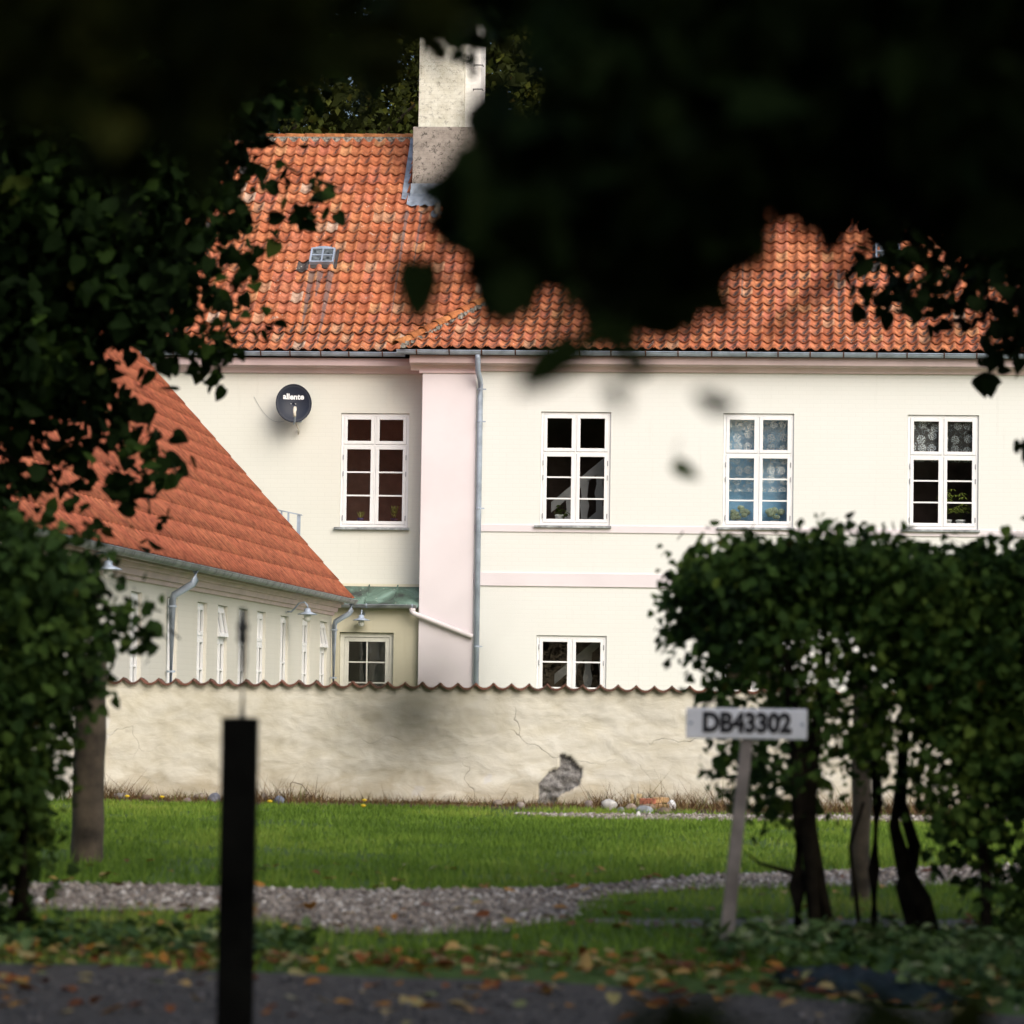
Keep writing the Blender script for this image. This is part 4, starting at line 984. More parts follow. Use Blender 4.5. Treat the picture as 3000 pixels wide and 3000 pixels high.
# ================================================================== GROUND
def sheet(name, pts, z, mat, kind='structure', cat=None):
    me = bpy.data.meshes.new(name); bm = bmesh.new()
    f = bm.faces.new([bm.verts.new((float(p[0]), float(p[1]), z)) for p in pts]); bmesh.ops.triangulate(bm, faces=[f]); bmesh.ops.recalc_face_normals(bm, faces=bm.faces)
    if bm.faces[0:1] and sum(fc.normal.z for fc in bm.faces) < 0: bmesh.ops.reverse_faces(bm, faces=bm.faces)
    bm.to_mesh(me); bm.free(); me.materials.append(M[mat]); o = link(name, me); o['kind'] = kind; return o
sheet('ground', [(-300, -300), (300, -300), (300, 300), (-300, 300)], 0, 'turf')
def ragged(pts, seed, amp=.12, step=.25):
    r = random.Random(seed); outp = []
    for i in range(len(pts)):
        a, b = np.array(pts[i][:2]), np.array(pts[(i + 1) % len(pts)][:2]); n = max(1, int(np.linalg.norm(b - a) / step)); nrm = np.array([-(b - a)[1], (b - a)[0]]); nrm = nrm / (np.linalg.norm(nrm) + 1e-9)
        for k in range(n): outp.append(a + (b - a) * k / n + nrm * r.uniform(-amp, amp))
    return outp
gp_ = lambda L: [gnd(*p)[:2] for p in L]
TRACK_FAR = gp_([(-900, 2580), (180, 2592), (650, 2602), (1000, 2612), (1300, 2611), (1600, 2606), (1850, 2588), (2000, 2572), (2300, 2562), (2700, 2545), (3300, 2530), (4200, 2520)])
TRACK_NEAR = gp_([(4200, 2580), (3300, 2590), (2700, 2600), (2300, 2606), (2000, 2612), (1800, 2630), (1690, 2655), (1700, 2690), (1560, 2715), (1250, 2745), (1000, 2738), (720, 2692), (640, 2676), (200, 2672), (-900, 2668)])
TRACK = TRACK_FAR + TRACK_NEAR
sheet('gravel_track', ragged(TRACK, 3, .20), .010, 'gravel')
TRACK2 = gp_([(1720, 2694), (2000, 2697), (2400, 2694), (3000, 2700), (4200, 2700), (4200, 2722), (3000, 2724), (2400, 2718), (2000, 2722), (1730, 2704)])
sheet('gravel_track', ragged(TRACK2, 5, .04), .006, 'gravel')
ROAD = [(-30, 15.0), (-4, 15.05), (-1.7, 15.05), (0, 14.6), (.7, 14.2), (2, 13.4), (30, 13.0), (30, -6), (-30, -6)]
sheet('road', ragged(ROAD, 8, .08, .4), .014, 'road')
STRIP = gp_([(1500, 2386), (1700, 2388), (2200, 2392), (3000, 2398), (3600, 2400), (3600, 2416), (3000, 2412), (2200, 2408), (1800, 2404), (1600, 2396)])
sheet('gravel_path', ragged(STRIP, 9, .06), .006, 'gravel')
p_a, p_b = hw(GU0, GV - .03), hw(GU1, GV - .03); q_a, q_b = hw(GU0, GV - 1.5), hw(GU1, GV - 2.1)
sheet('flower_bed', ragged([p_a, p_b, q_b, q_a], 4, .06), .005, 'soil')

# ---- foliage makers
LIME = np.array([(0, 0), (.26, -.08), (.45, .14), (.45, .40), (.30, .70), (.0, 1.05), (-.30, .70), (-.45, .40), (-.45, .14), (-.26, -.08)])
LIME_F = [(0, 1, 2, 3, 4, 5), (0, 5, 6, 7, 8, 9)]
DIAM = np.array([(0, 0), (.36, .42), (0, 1), (-.36, .42)]); DIAM_F = [(0, 1, 2), (0, 2, 3)]
def unit(a): return a / (np.linalg.norm(a, axis=1, keepdims=True) + 1e-9)
def leaf_mesh(name, P, size, mat, droop=.5, simple=False, rng=RNG, fold=.25, flat=0):
    P = np.asarray(P, float); N = len(P); sh, fc = (DIAM, DIAM_F) if simple else (LIME, LIME_F)
    d = rng.normal(size=(N, 3)); d[:, 2] -= droop; 
    if flat: d[:, 2] *= (1 - flat)
    d = unit(d); n = rng.normal(size=(N, 3)); n[:, 2] += .8 + flat * 6; s_ = unit(np.cross(d, n)); n = unit(np.cross(s_, d))
    sz = size * rng.uniform(.5, 1.4, N)
    V = P[:, None] + sz[:, None, None] * (s_[:, None] * sh[None, :, 0, None] + d[:, None] * sh[None, :, 1, None] + n[:, None] * (fold * np.abs(sh[:, 0]) - .12 * sh[:, 1] ** 2)[None, :, None])
    K = len(sh); base = (np.arange(N) * K)[:, None]
    idx = np.concatenate([base + np.array(f)[None] for f in fc], 1).ravel(); pn = np.tile([len(f) for f in fc], N)
    cl = vnoise(P[:, 0] * 3.3 + 40 + P[:, 1] * 1.7, P[:, 2] * 3.3 + 40 + P[:, 1] * 1.1, 17)
    rn = np.where(rng.uniform(0, 1, N) < .02, rng.uniform(.9, 1, N), np.clip(rng.uniform(0, 1, N) * .55 + (cl - .25) * .75, 0, .96))
    return raw_mesh(name, V.reshape(-1, 3), pn, idx, {'rnd': np.repeat(rn if 'fallen' not in name else rng.uniform(0, 1, N), K)}, mat)
def poly_fill(poly, dist, n, depth, clump=9, spread=.09, rng=RNG):
    """leaf points: outline drawn on an upright plane dist metres away, extruded straight back and forth by depth"""
    W_ = np.array([at(x, y, dist) for x, y in poly]); px = W_[:, 0]; pz = W_[:, 2]; outp = []; need = max(1, n // clump); got = 0
    pl = list(zip(px, pz))
    while got < need:
        x = rng.uniform(px.min(), px.max(), need * 2); z = rng.uniform(pz.min(), pz.max(), need * 2); k = in_poly(x, z, pl)
        c = np.stack([x[k], dist + rng.uniform(-depth, depth, k.sum()), z[k]], 1); outp.append(c); got += len(c)
    C = np.concatenate(outp)[:need]; L = np.repeat(C, clump, 0); ax = unit(rng.normal(size=(need, 3)) + np.array([0, 0, -.6])); t_ = rng.uniform(-1, 1, (len(L), 1))
    return L + np.repeat(ax, clump, 0) * t_ * spread * 1.6 + rng.normal(size=L.shape) * spread * .45
def ball_fill(c, r, n, rng=RNG, shell=.35):
    d = unit(rng.normal(size=(n, 3))); q = rng.uniform(shell, 1, (n, 1)) ** .5; return np.array(c) + d * q * np.array(r)
def off_frame(P, margin):
    x, y, d = to_photo(P); return (d < .2) | (x < -margin) | (x > 3000 + margin) | (y < -margin) | (y > 3000 + margin)

# ---- grass
def grass(name, poly, dens, h0, h1, wd, label, seed, lean=.35, keep=None):
    rng = np.random.default_rng(seed); P = np.array([p[:2] for p in poly], float); lo, hi = P.min(0), P.max(0)
    n = int(dens * np.prod(hi - lo)); x = rng.uniform(lo[0], hi[0], n); y = rng.uniform(lo[1], hi[1], n)
    k = in_poly(x, y, [tuple(p) for p in P]); x, y = x[k], y[k]
    tuft = vnoise(x * 1.4 + 50, y * 1.4 + 50, seed) * .6 + vnoise(x * 5 + 50, y * 5 + 50, seed + 1) * .4
    if keep is not None: kk = rng.uniform(0, 1, len(x)) < keep(x, y, tuft); x, y, tuft = x[kk], y[kk], tuft[kk]
    N = len(x); h = rng.uniform(h0, h1, N) * (.55 + .9 * tuft); a = rng.uniform(0, 2 * PI, N); w_ = wd * rng.uniform(.7, 1.3, N)
    l_ = rng.normal(size=(N, 2)) * lean * h[:, None]
    B = np.stack([x, y, np.zeros(N)], 1); sd_ = np.stack([np.cos(a), np.sin(a), np.zeros(N)], 1) * w_[:, None] / 2
    V = np.stack([B - sd_, B + sd_, B + np.stack([l_[:, 0], l_[:, 1], h], 1)], 1).reshape(-1, 3)
    me = raw_mesh(name, V, np.full(N, 3), np.arange(3 * N), {'rnd': np.repeat(np.clip(rng.uniform(0, 1, N) * .45 + (vnoise(x * .55 + 30, y * .35 + 30, seed + 5) - .2) * .7 + (vnoise(x * 2.5 + 30, y * 1.5 + 30, seed + 6) - .5) * .35, 0, 1), 3)}, 'grass')
    o = link(name, me); tag(o, label, 'grass', kind='stuff'); return o
LAWN = TRACK_FAR + [hw(9.5, GV - 2.0).xy, hw(5, GV - 1.9).xy, hw(1.5, GV - 1.5).xy, hw(-.5, GV - 1.7).xy, hw(GU0 - .2, GV - 1.2).xy, (-8.5, 37.9)]
LAWN = [p for p in LAWN if p[0] > -9 and p[0] < 9]
strip_poly = [tuple(p) for p in STRIP]; t2_poly = [tuple(p) for p in TRACK2]
grass('lawn_grass', LAWN, 700, .028, .062, .012, 'short mown green lawn in front of the garden wall', 5, keep=lambda x, y, t: np.where(in_poly(x, y, strip_poly), .04, np.where(vnoise(x * 1.9 + 70, y * 1.1 + 70, 44) > .74, .25, 1.0)))
edge = [p + np.array([0, dy]) for dy, L in ((-.1, TRACK_FAR), (.9, TRACK_FAR[::-1])) for p in L]
edge = [p for p in edge if -6 < p[0] < 3.4]
grass('rough_grass', edge, 420, .06, .17, .012, 'longer dark grass along the far edge of gravel track', 6, keep=lambda x, y, t: np.clip((t - .35) * 3, 0, 1))
VERGE = [p for p in TRACK_NEAR if -5.2 < p[0] < 4.2] + [(-5, 15.0), (-1.7, 15.1), (0, 14.8), (1.0, 14.6), (4, 14.4)]
grass('verge_grass', VERGE, 520, .025, .075, .012, 'grass verge strewn with leaves between track and road', 7, keep=lambda x, y, t: np.where(in_poly(x, y, t2_poly), .1, np.clip((y - 15.0) * .9 + (t - .35) * 1.2, 0, 1)))
# ---- fallen leaves
rng = np.random.default_rng(3)
P = []
for n, x0, x1, y0, y1 in ((420, -3.2, 1.2, 14.6, 16.2), (200, -2.5, 3, 12.5, 15), (160, -3, 3, 16.2, 20), (220, .4, 4, 13.6, 15.6), (90, -3, 3, 20, 24)):
    x = rng.uniform(x0, x1, n); y = y0 + (y1 - y0) * rng.beta(2, 2, n); P.append(np.stack([x, y, rng.uniform(.02, .06, n)], 1))
o = link('fallen_leaves', leaf_mesh('fallen_leaves', np.concatenate(P), .062, 'litter', 0, rng=rng, flat=.8)); tag(o, 'brown and yellow fallen leaves along the road edge', 'leaves', kind='stuff')
# ---- pebbles
def pebbles(name, poly, n, s0, s1, label, seed, z=.01, mat='pebble'):
    rng = np.random.default_rng(seed); Pp = np.array([p[:2] for p in poly], float); lo, hi = Pp.min(0), Pp.max(0); lo = np.maximum(lo, [-5.5, 10]); hi = np.minimum(hi, [6.5, 40])
    x = rng.uniform(lo[0], hi[0], n * 4); y = rng.uniform(lo[1], hi[1], n * 4); k = in_poly(x, y, [tuple(p) for p in Pp]); x, y = x[k][:n], y[k][:n]; N = len(x)
    O = np.array([(1, 0, 0), (0, 1, 0), (-1, 0, 0), (0, -1, 0), (0, 0, .8), (0, 0, -.5)]); F_ = [(0, 1, 4), (1, 2, 4), (2, 3, 4), (3, 0, 4), (1, 0, 5), (2, 1, 5), (3, 2, 5), (0, 3, 5)]
    s_ = rng.uniform(s0, s1, N); V = np.stack([x, y, np.full(N, z)], 1)[:, None] + O[None] * s_[:, None, None] * rng.uniform(.6, 1.3, (N, 6, 1))
    idx = ((np.arange(N) * 6)[:, None, None] + np.array(F_)[None]).ravel()
    o = link(name, raw_mesh(name, V.reshape(-1, 3), np.full(N * 8, 3), idx, {'rnd': np.repeat(rng.uniform(0, 1, N), 6)}, mat, None, True)); tag(o, label, 'pebbles', kind='stuff')
pebbles('track_pebbles', TRACK, 9000, .010, .032, 'loose grey stones covering the gravel track', 3)
pebbles('path_pebbles', STRIP, 3500, .014, .034, 'pale gravel strip along foot of garden wall', 4)
pebbles('road_chippings', [(-3, 11.5), (4, 11.5), (4, 13.5), (-3, 14.9)], 2600, .006, .016, 'loose chippings on the dark road', 6, .018, 'chipping')
# ---- dead weeds at the wall foot
rng = np.random.default_rng(14); n = 15000
u = rng.uniform(GU0, GU1, n); off = GV - np.abs(rng.normal(0, .62, n)) - .05; hgt = rng.gamma(2.0, .021, n) * (1 + 1.2 * (vnoise(u * 1.3 + 9, u * 0 + 1, 2) > .6))
V = []
for k in range(n):
    b = hw(u[k], off[k], .005); a = rng.uniform(0, 2 * PI); l_ = rng.normal(0, .6, 2) * hgt[k]; c, s_ = math.cos(a) * .005, math.sin(a) * .005
    V += [(b.x - c, b.y - s_, 0), (b.x + c, b.y + s_, 0), (b.x + l_[0], b.y + l_[1], hgt[k])]
o = link('dry_weeds', raw_mesh('dry_weeds', np.array(V), np.full(n, 3), np.arange(3 * n), {'rnd': np.repeat(rng.uniform(0, 1, n), 3)}, 'weed')); tag(o, 'brown withered weeds along foot of garden wall', 'weeds', kind='stuff')
mb = MB()
for xp in (360, 470, 560, 830, 1080, 1095, 1280, 1770, 1580, 1640, 690, 960):
    b = Vector(gnd(xp, 2346 + .017 * (xp - 1000)))
    h = random.uniform(.07, .2); mb.tube([b, b + Vector((random.uniform(-.03, .03), 0, h * .6)), b + Vector((random.uniform(-.1, .1), 0, h))], [.005, .004, .002], 5)
b = Vector(gnd(850, 2350)); mb.tube([b, b + Vector((0, 0, .2)), b + Vector((.02, 0, .215)), b + Vector((.12, 0, .19)), b + Vector((.24, 0, .04))], .004, 5)
o = mb.build('weed_stalks', 'soil'); tag(o, 'thin dead stalks standing against the garden wall foot', 'weeds', kind='stuff')

# ---- stones, bricks and offcuts at the wall
def rock(xp, yp, wd, ht, col, label, group=None, dn=0):
    b = Vector(gnd(xp, yp)); bm = bmesh.new(); bmesh.ops.create_icosphere(bm, subdivisions=2, radius=1); r = random.Random(int(xp))
    ph = [r.uniform(0, 6) for _ in range(6)]
    for v in bm.verts:
        c = v.co; f = 1 + .13 * math.sin(2.3 * c.x + ph[0]) + .12 * math.sin(2.9 * c.y + ph[1]) + .1 * math.sin(3.4 * c.z + ph[2]) + .05 * math.sin(6 * c.x + 5 * c.z + ph[3])
        v.co = Vector((c.x * wd / 2 * f, c.y * wd * .36 * f, c.z * ht * .62 * f))
    me = bpy.data.meshes.new('stone'); bm.to_mesh(me); bm.free(); me.polygons.foreach_set('use_smooth', [True] * len(me.polygons))
    k = 'stone_%s' % (col,)
    if k not in M: M[k] = plain('field stone', col, .85, var=.25, scale=14, bmp=.4)
    me.materials.append(M[k]); o = link('stone', me); o.location = b + Vector((0, 0, ht * .42)); o.rotation_euler = (0, r.uniform(-.15, .15), r.uniform(-.4, .4)); tag(o, label, 'stone', group)
GS = 'field stones along foot of garden wall'
rock(352, 2343, .17, .075, (.20, .19, .19), 'flat grey stone at the wall foot beside the left timber post', GS)
rock(502, 2336, .15, .14, (.20, .15, .13), 'tallest brown pointed stone at the wall foot near left end', GS)
rock(430, 2346, .13, .06, (.17, .12, .09), 'low brown stone between grey flat stone and pointed brown stone', GS)
rock(548, 2352, .10, .06, (.28, .21, .19), 'small pinkish stone below and right of pointed brown stone', GS)
rock(585, 2343, .17, .075, (.26, .22, .18), 'broad tan stone at wall foot left of the blue-grey stone', GS)
rock(625, 2349, .13, .085, (.16, .17, .21), 'round blue-grey stone left of the dark fence post', GS)
rock(816, 2354, .12, .075, (.15, .17, .22), 'blue-grey stone in the weeds right of the dark fence post', GS)
rock(775, 2348, .09, .09, (.22, .19, .16), 'small upright tan stone hugging right side of fence post', GS)
rock(1460, 2362, .12, .08, (.26, .22, .18), 'tan stone in the weeds left of the grey wall patch', GS)
rock(1525, 2368, .10, .07, (.28, .24, .21), 'small tan stone just left of grey patch foot', GS)
rock(1725, 2369, .11, .075, (.22, .18, .17), 'dull mauve stone right of the grey wall patch', GS)
rock(1786, 2374, .16, .11, (.50, .49, .47), 'pale whitish boulder between grey patch and timber offcuts', GS)
rock(1850, 2377, .13, .09, (.28, .22, .18), 'brown stone in front of the timber offcuts', GS)
rock(1818, 2382, .10, .06, (.20, .20, .20), 'small dark grey stone right of the whitish boulder', GS)
rock(1886, 2385, .20, .08, (.27, .29, .31), 'long flat grey stone before the loose bricks', GS)
rock(1870, 2398, .045, .06, (.72, .72, .70), 'small bright white stone on pale gravel strip', GS)
rock(1966, 2372, .10, .10, (.72, .73, .74), 'white lump beside the ochre bricks at wall foot', GS)
rock(1945, 2386, .18, .06, (.16, .12, .09), 'dark flat stone below the ochre bricks', GS)
for xp, h, lab in ((1851, .145, 'narrow raw timber offcut leaning on wall, left of two'), (1872, .15, 'wide raw timber offcut leaning on wall, right of two')):
    b = Vector(gnd(xp, 2367)); wd = .036 if xp < 1860 else .055; o = MB().box(-wd / 2, wd / 2, -.012, .012, 0, h).build('timber_offcut', 'newwood', bevel=.002); o.location = b; o.rotation_euler = (-.12, 0, YAW); tag(o, lab, 'timber', 'offcuts leaning on the garden wall')
for xp, yp, z, mt, rz, lab in ((1897, 2371, .055, 'brick_red', .1, 'loose red brick leaning by timber offcuts at wall'), (1935, 2372, .0, 'brick_ochre', -.15, 'lower loose ochre brick at the wall foot'), (1934, 2371, .066, 'brick_ochre', .2, 'upper loose ochre brick stacked on another')):
    b = Vector(gnd(xp, yp)); o = MB().box(-.085, .085, -.05, .05, 0, .06).build('brick', mt, bevel=.006); o.location = b + Vector((0, 0, z)); o.rotation_euler = (0, 0, rz + YAW); tag(o, lab, 'brick')
rock(1897, 2373, .15, .06, (.30, .22, .15), 'ochre stone propping the loose red brick', GS)
def dandelion(xp, yp, label):
    b = Vector(gnd(xp, yp)); t = empty('dandelion', Matrix.Translation(b), label, 'flower', 'yellow dandelions in the lawn')
    MB().tube([(0, 0, 0), (.005, 0, .06), (0, 0, .11)], .003, 5).build('stem', 'stem', t)
    MB().lathe([(.001, .10), (.012, .102), (.026, .114), (.024, .120), (.012, .126), (.001, .128)], 10).build('flower_head', 'yellow', t, True)
dandelion(372, 2366, 'yellow dandelion nearest the left timber post'); dandelion(474, 2368, 'yellow dandelion in front of the pointed brown stone')
dandelion(790, 2382, 'yellow dandelion just right of the dark fence post'); dandelion(1067, 2378, 'yellow dandelion by the weeds, upper of a pair'); dandelion(1064, 2396, 'yellow dandelion in lawn, lower of a pair')

# ================================================================== POSTS AND SIGN
def timber(name, base, top, w0, w1, mat, label, cat, taper=.9, rz=.1):
    t = empty(name, Matrix.Translation(Vector(base)), label, cat); h = top
    mb = MB(); n = 10
    for k in range(n + 1):
        z = h * k / n; q = 1 - (1 - taper) * k / n; jx_, jy_ = random.uniform(-.006, .006), random.uniform(-.006, .006)
        for j in range(12):
            a = 2 * PI * j / 12; e = 1 + .03 * math.sin(3 * a + k * .3); mb.v.append((jx_ + w0 / 2 * q * e * math.cos(a), jy_ + w1 / 2 * q * e * math.sin(a), z))
    for k in range(n):
        for j in range(12): mb.f.append((k * 12 + j, k * 12 + (j + 1) % 12, (k + 1) * 12 + (j + 1) % 12, (k + 1) * 12 + j))
    mb.f.append(tuple(n * 12 + j for j in range(12)))
    mb.build('pole', mat, t, True)
    return t
t = timber('timber_post', gnd(255, 2533), 1.42, .225, .22, 'oldwood', 'thick weathered round timber post beside left ivy-like bush', 'post')
t = timber('timber_post', gnd(2519, 2645), 1.35, .12, .12, 'oldwood', 'thin weathered timber post standing behind the right hedge', 'post')
# fence post with rod in front
t = empty('fence_post', Matrix.Translation((-.885, 11.5, 0)), 'near-black square fence post with thin rod on top, foreground', 'post')
MB().box(-.058, .058, -.05, .05, -.05, 1.12).build('post', 'darkpost', t, bevel=.008)
MB().tube([(.005, 0, 1.10), (.006, 0, 1.30), (.002, 0, 1.48)], .011, 8).build('rod', 'steel', t)
MB().lathe([(.008, 1.36), (.019, 1.375), (.014, 1.40), (.021, 1.415), (.012, 1.445), (.006, 1.46)], 10, (.002, 0, 0)).build('insulator', 'steel', t, True)
# number sign on leaning post
t = empty('number_sign', Matrix.Translation(Vector(gnd(2120, 2796))), 'white number plate DB43302 on leaning grey post before hedge', 'sign')
sg = Vector(gnd(2120, 2796)); pc = Vector(at(2186, 2120, sg.y)) - sg; top = Vector((pc.x + .015, 0, pc.z - .05))
mb = MB(); a, b = Vector((0, 0, -.05)), top
mb.add([(a.x - .034, -.02, a.z), (a.x + .034, -.02, a.z), (a.x + .034, .02, a.z), (a.x - .034, .02, a.z), (b.x - .027, -.02, b.z + .1), (b.x + .027, -.02, b.z + .1), (b.x + .027, .02, b.z + .1), (b.x - .027, .02, b.z + .1)],
       [(0, 3, 2, 1), (4, 5, 6, 7), (0, 1, 5, 4), (1, 2, 6, 5), (2, 3, 7, 6), (3, 0, 4, 7)])
mb.build('post', 'postgrey', t, bevel=.004)
pl = MB().box(-.285, .285, -.012, .0, -.072, .072).build('plate', 'plate', t, bevel=.01); pl.location = (pc.x, -.025, pc.z); pl.rotation_euler = (0, .0, 0)
for bx_ in (-.262, .262): MB().tube([(bx_, -.018, 0), (bx_, -.011, 0)], .008, 8).build('bolt', 'zinc', pl)
me = text_mesh('DB43302', .125, .0065, .001); me.materials.append(M['black_letter'])
o = link('lettering', me, pl); o.location = (0, -.0145, 0); o.rotation_euler = (PI / 2, 0, 0); o.scale = (.88, 1, 1)

# ================================================================== HEDGES
def hedge(name, poly, dist, n, depth, leaf, mat, label, stems, extra=None, stem_mat='bark'):
    t = empty(name, Matrix.Translation((at(poly[0][0], 2500, dist)[0], dist, 0)), label, 'hedge'); off = Vector(t.location)
    P = poly_fill(poly, dist, n, depth)
    if extra is not None: P = np.concatenate([P, extra])
    link('foliage', leaf_mesh('foliage', P - np.array(off), leaf, mat, .35), t)
    for pts, rs in stems:
        MB().tube([Vector(p) - off for p in pts], rs, 8).build('stem', stem_mat, t, True)
    return t
HR = [(1935, 1740), (1960, 1680), (2000, 1635), (2060, 1605), (2200, 1592), (2290, 1585), (2330, 1565), (2370, 1585), (2450, 1595), (2530, 1582), (2600, 1592), (2640, 1635), (2760, 1640), (2850, 1622), (3060, 1618), (3400, 1640), (3400, 2760), (3000, 2780), (2900, 2740), (2850, 2640), (2800, 2560), (2780, 2460), (2740, 2440), (2640, 2330), (2560, 2300), (2520, 2180), (2450, 2180), (2430, 2320), (2330, 2400), (2200, 2400), (2110, 2320), (2100, 2230), (2130, 2140), (2060, 2060), (2060, 1990), (2010, 1900), (1960, 1850), (1920, 1800)]
HRC = [(1970, 1740), (2020, 1660), (2200, 1625), (2320, 1600), (2500, 1620), (2640, 1650), (3300, 1640), (3300, 2350), (2950, 2350), (2760, 2150), (2640, 1950), (2520, 1790), (2400, 1760), (2330, 1840), (2200, 1900), (2080, 1850)]
s1 = [at(2340, 2775, 17.3), at(2335, 2600, 17.3), at(2345, 2400, 17.3), at(2330, 2150, 17.3), at(2300, 1900, 17.3)]
s2 = [at(2395, 2775, 17.2), at(2378, 2600, 17.25), at(2365, 2400, 17.3), at(2390, 2150, 17.4), at(2420, 1850, 17.6)]
s3 = [at(2440, 2770, 17.3), at(2405, 2600, 17.3), at(2378, 2430, 17.3), at(2360, 2200, 17.35), at(2350, 2000, 17.4)]
s4 = [at(2562, 2745, 17.8), at(2560, 2550, 17.8), at(2570, 2350, 17.8), at(2560, 2000, 17.8)]
s5 = [at(2690, 2745, 17.9), at(2650, 2600, 18.0), at(2680, 2480, 18.1), at(2640, 2350, 18.2), at(2660, 2000, 18.3)]
s6 = [at(2730, 2750, 17.9), at(2700, 2640, 17.9), at(2655, 2560, 17.95), at(2620, 2420, 18), at(2640, 2150, 18)]
s7 = [at(2520, 2740, 17.6), at(2505, 2600, 17.6), at(2490, 2480, 17.7), at(2530, 2350, 17.7)]
s8 = [at(2330, 2560, 17.3), at(2280, 2545, 17.2), at(2225, 2530, 17.1), at(2190, 2500, 17.0)]
s9 = [at(2880, 2900, 16.9), at(2890, 2600, 17.3), at(2860, 2300, 17.6), at(2880, 1900, 17.8)]
s10 = [at(3150, 2760, 17.9), at(3140, 2500, 17.9), at(3160, 2000, 17.9)]
ex = poly_fill(HRC, 17.7, 21000, .55)
hedge('clipped_hedge', HR, 17.6, 12500, .6, .048, 'leaf_hedge', 'dark clipped hedge raised on bare stems at right', [(s1, [.05, .045, .042, .035, .02]), (s2, [.032, .036, .04, .03, .015]), (s3, [.03, .03, .03, .025, .015]), (s4, [.036, .033, .03, .02]), (s5, [.045, .05, .035, .03, .02]), (s6, [.05, .055, .05, .03, .02]), (s7, [.012, .012, .01, .008]), (s8, [.014, .011, .008, .004]), (s9, [.03, .03, .025, .02]), (s10, [.05, .04, .03])], ex)
HL = [(-500, 1420), (0, 1500), (60, 1490), (120, 1530), (200, 1570), (270, 1600), (320, 1680), (350, 1760), (330, 1830), (350, 1900), (310, 1960), (330, 2000), (280, 2030), (240, 2060), (310, 2080), (240, 2110), (190, 2180), (180, 2330), (140, 2420), (130, 2480), (130, 2560), (120, 2620), (60, 2640), (0, 2660), (-500, 2700)]
HLC = [(-500, 1500), (40, 1560), (150, 1620), (230, 1720), (240, 1880), (190, 2020), (110, 2200), (80, 2350), (30, 2500), (-500, 2600)]
HLT = [(340, 1760), (420, 1790), (470, 1800), (485, 1870), (450, 1900), (410, 1960), (370, 1960), (360, 1880), (330, 1820)]
ex = np.concatenate([poly_fill(HLC, 16.4, 9000, .6), poly_fill(HLT, 16.4, 70, .12, 5, .05)])
hedge('leafy_bush', [(x_ - 25 if x_ > -400 else x_, y_ + 15) for x_, y_ in HL], 16.4, 7500, .6, .055, 'leaf_bush', 'tall dark leafy bush at left edge in front of the wing', [([at(60, 2700, 16.4), at(70, 2300, 16.4), at(50, 1900, 16.4), at(80, 1600, 16.4)], [.06, .05, .04, .015]), ([at(-120, 2700, 16.4), at(-100, 2200, 16.4), at(-60, 1800, 16.4)], [.06, .05, .03]), ([at(230, 1700, 16.4), at(330, 1790, 16.4), at(400, 1830, 16.35), at(455, 1860, 16.3)], [.014, .01, .007, .004])], ex)

# low ground cover at the hedge foot
rng = np.random.default_rng(21)
def bush_pts(n, x0, x1, y0, y1, h): return np.stack([rng.uniform(x0, x1, n), rng.uniform(y0, y1, n), rng.uniform(.02, h, n)], 1)
o = link('ground_ivy', leaf_mesh('ground_ivy', np.concatenate([bush_pts(1500, .95, 3.6, 15.4, 17.2, .13), bush_pts(900, 1.6, 4, 13.9, 15.4, .14), bush_pts(800, -3, -.9, 15.5, 16.8, .10)]), .055, 'leaf_ground', 0, rng=rng, flat=.5)); tag(o, 'low green ground cover leaves under the clipped hedge', 'ground cover', kind='stuff')
# dark teal sheet lying on the road edge
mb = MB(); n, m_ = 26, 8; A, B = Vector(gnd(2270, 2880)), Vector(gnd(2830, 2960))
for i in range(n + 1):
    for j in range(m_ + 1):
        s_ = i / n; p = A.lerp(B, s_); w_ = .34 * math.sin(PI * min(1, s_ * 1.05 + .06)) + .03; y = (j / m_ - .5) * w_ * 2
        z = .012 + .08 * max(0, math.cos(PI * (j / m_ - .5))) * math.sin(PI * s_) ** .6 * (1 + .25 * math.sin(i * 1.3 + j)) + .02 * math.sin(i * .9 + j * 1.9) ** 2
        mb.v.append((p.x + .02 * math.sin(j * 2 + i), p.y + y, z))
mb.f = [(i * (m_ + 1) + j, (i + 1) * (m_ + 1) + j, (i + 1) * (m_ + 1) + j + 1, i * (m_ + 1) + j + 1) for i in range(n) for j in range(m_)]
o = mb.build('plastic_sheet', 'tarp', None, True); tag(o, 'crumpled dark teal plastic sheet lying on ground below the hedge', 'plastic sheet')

# ================================================================== TREES
def tree(name, base, label, limbs, parts, group=None):
    t = empty(name, Matrix.Translation(Vector(base)), label, 'tree', group); off = Vector(base)
    for k, (pts, rs) in enumerate(limbs):
        MB().tube([Vector(p) - off for p in pts], rs, 10).build('trunk' if k == 0 else 'branch', 'bark', t, True)
    for nm, P, size, mat, droop, simple in parts:
        link(nm, leaf_mesh(nm, np.asarray(P) - np.array(off), size, mat, droop, simple), t)
    return t
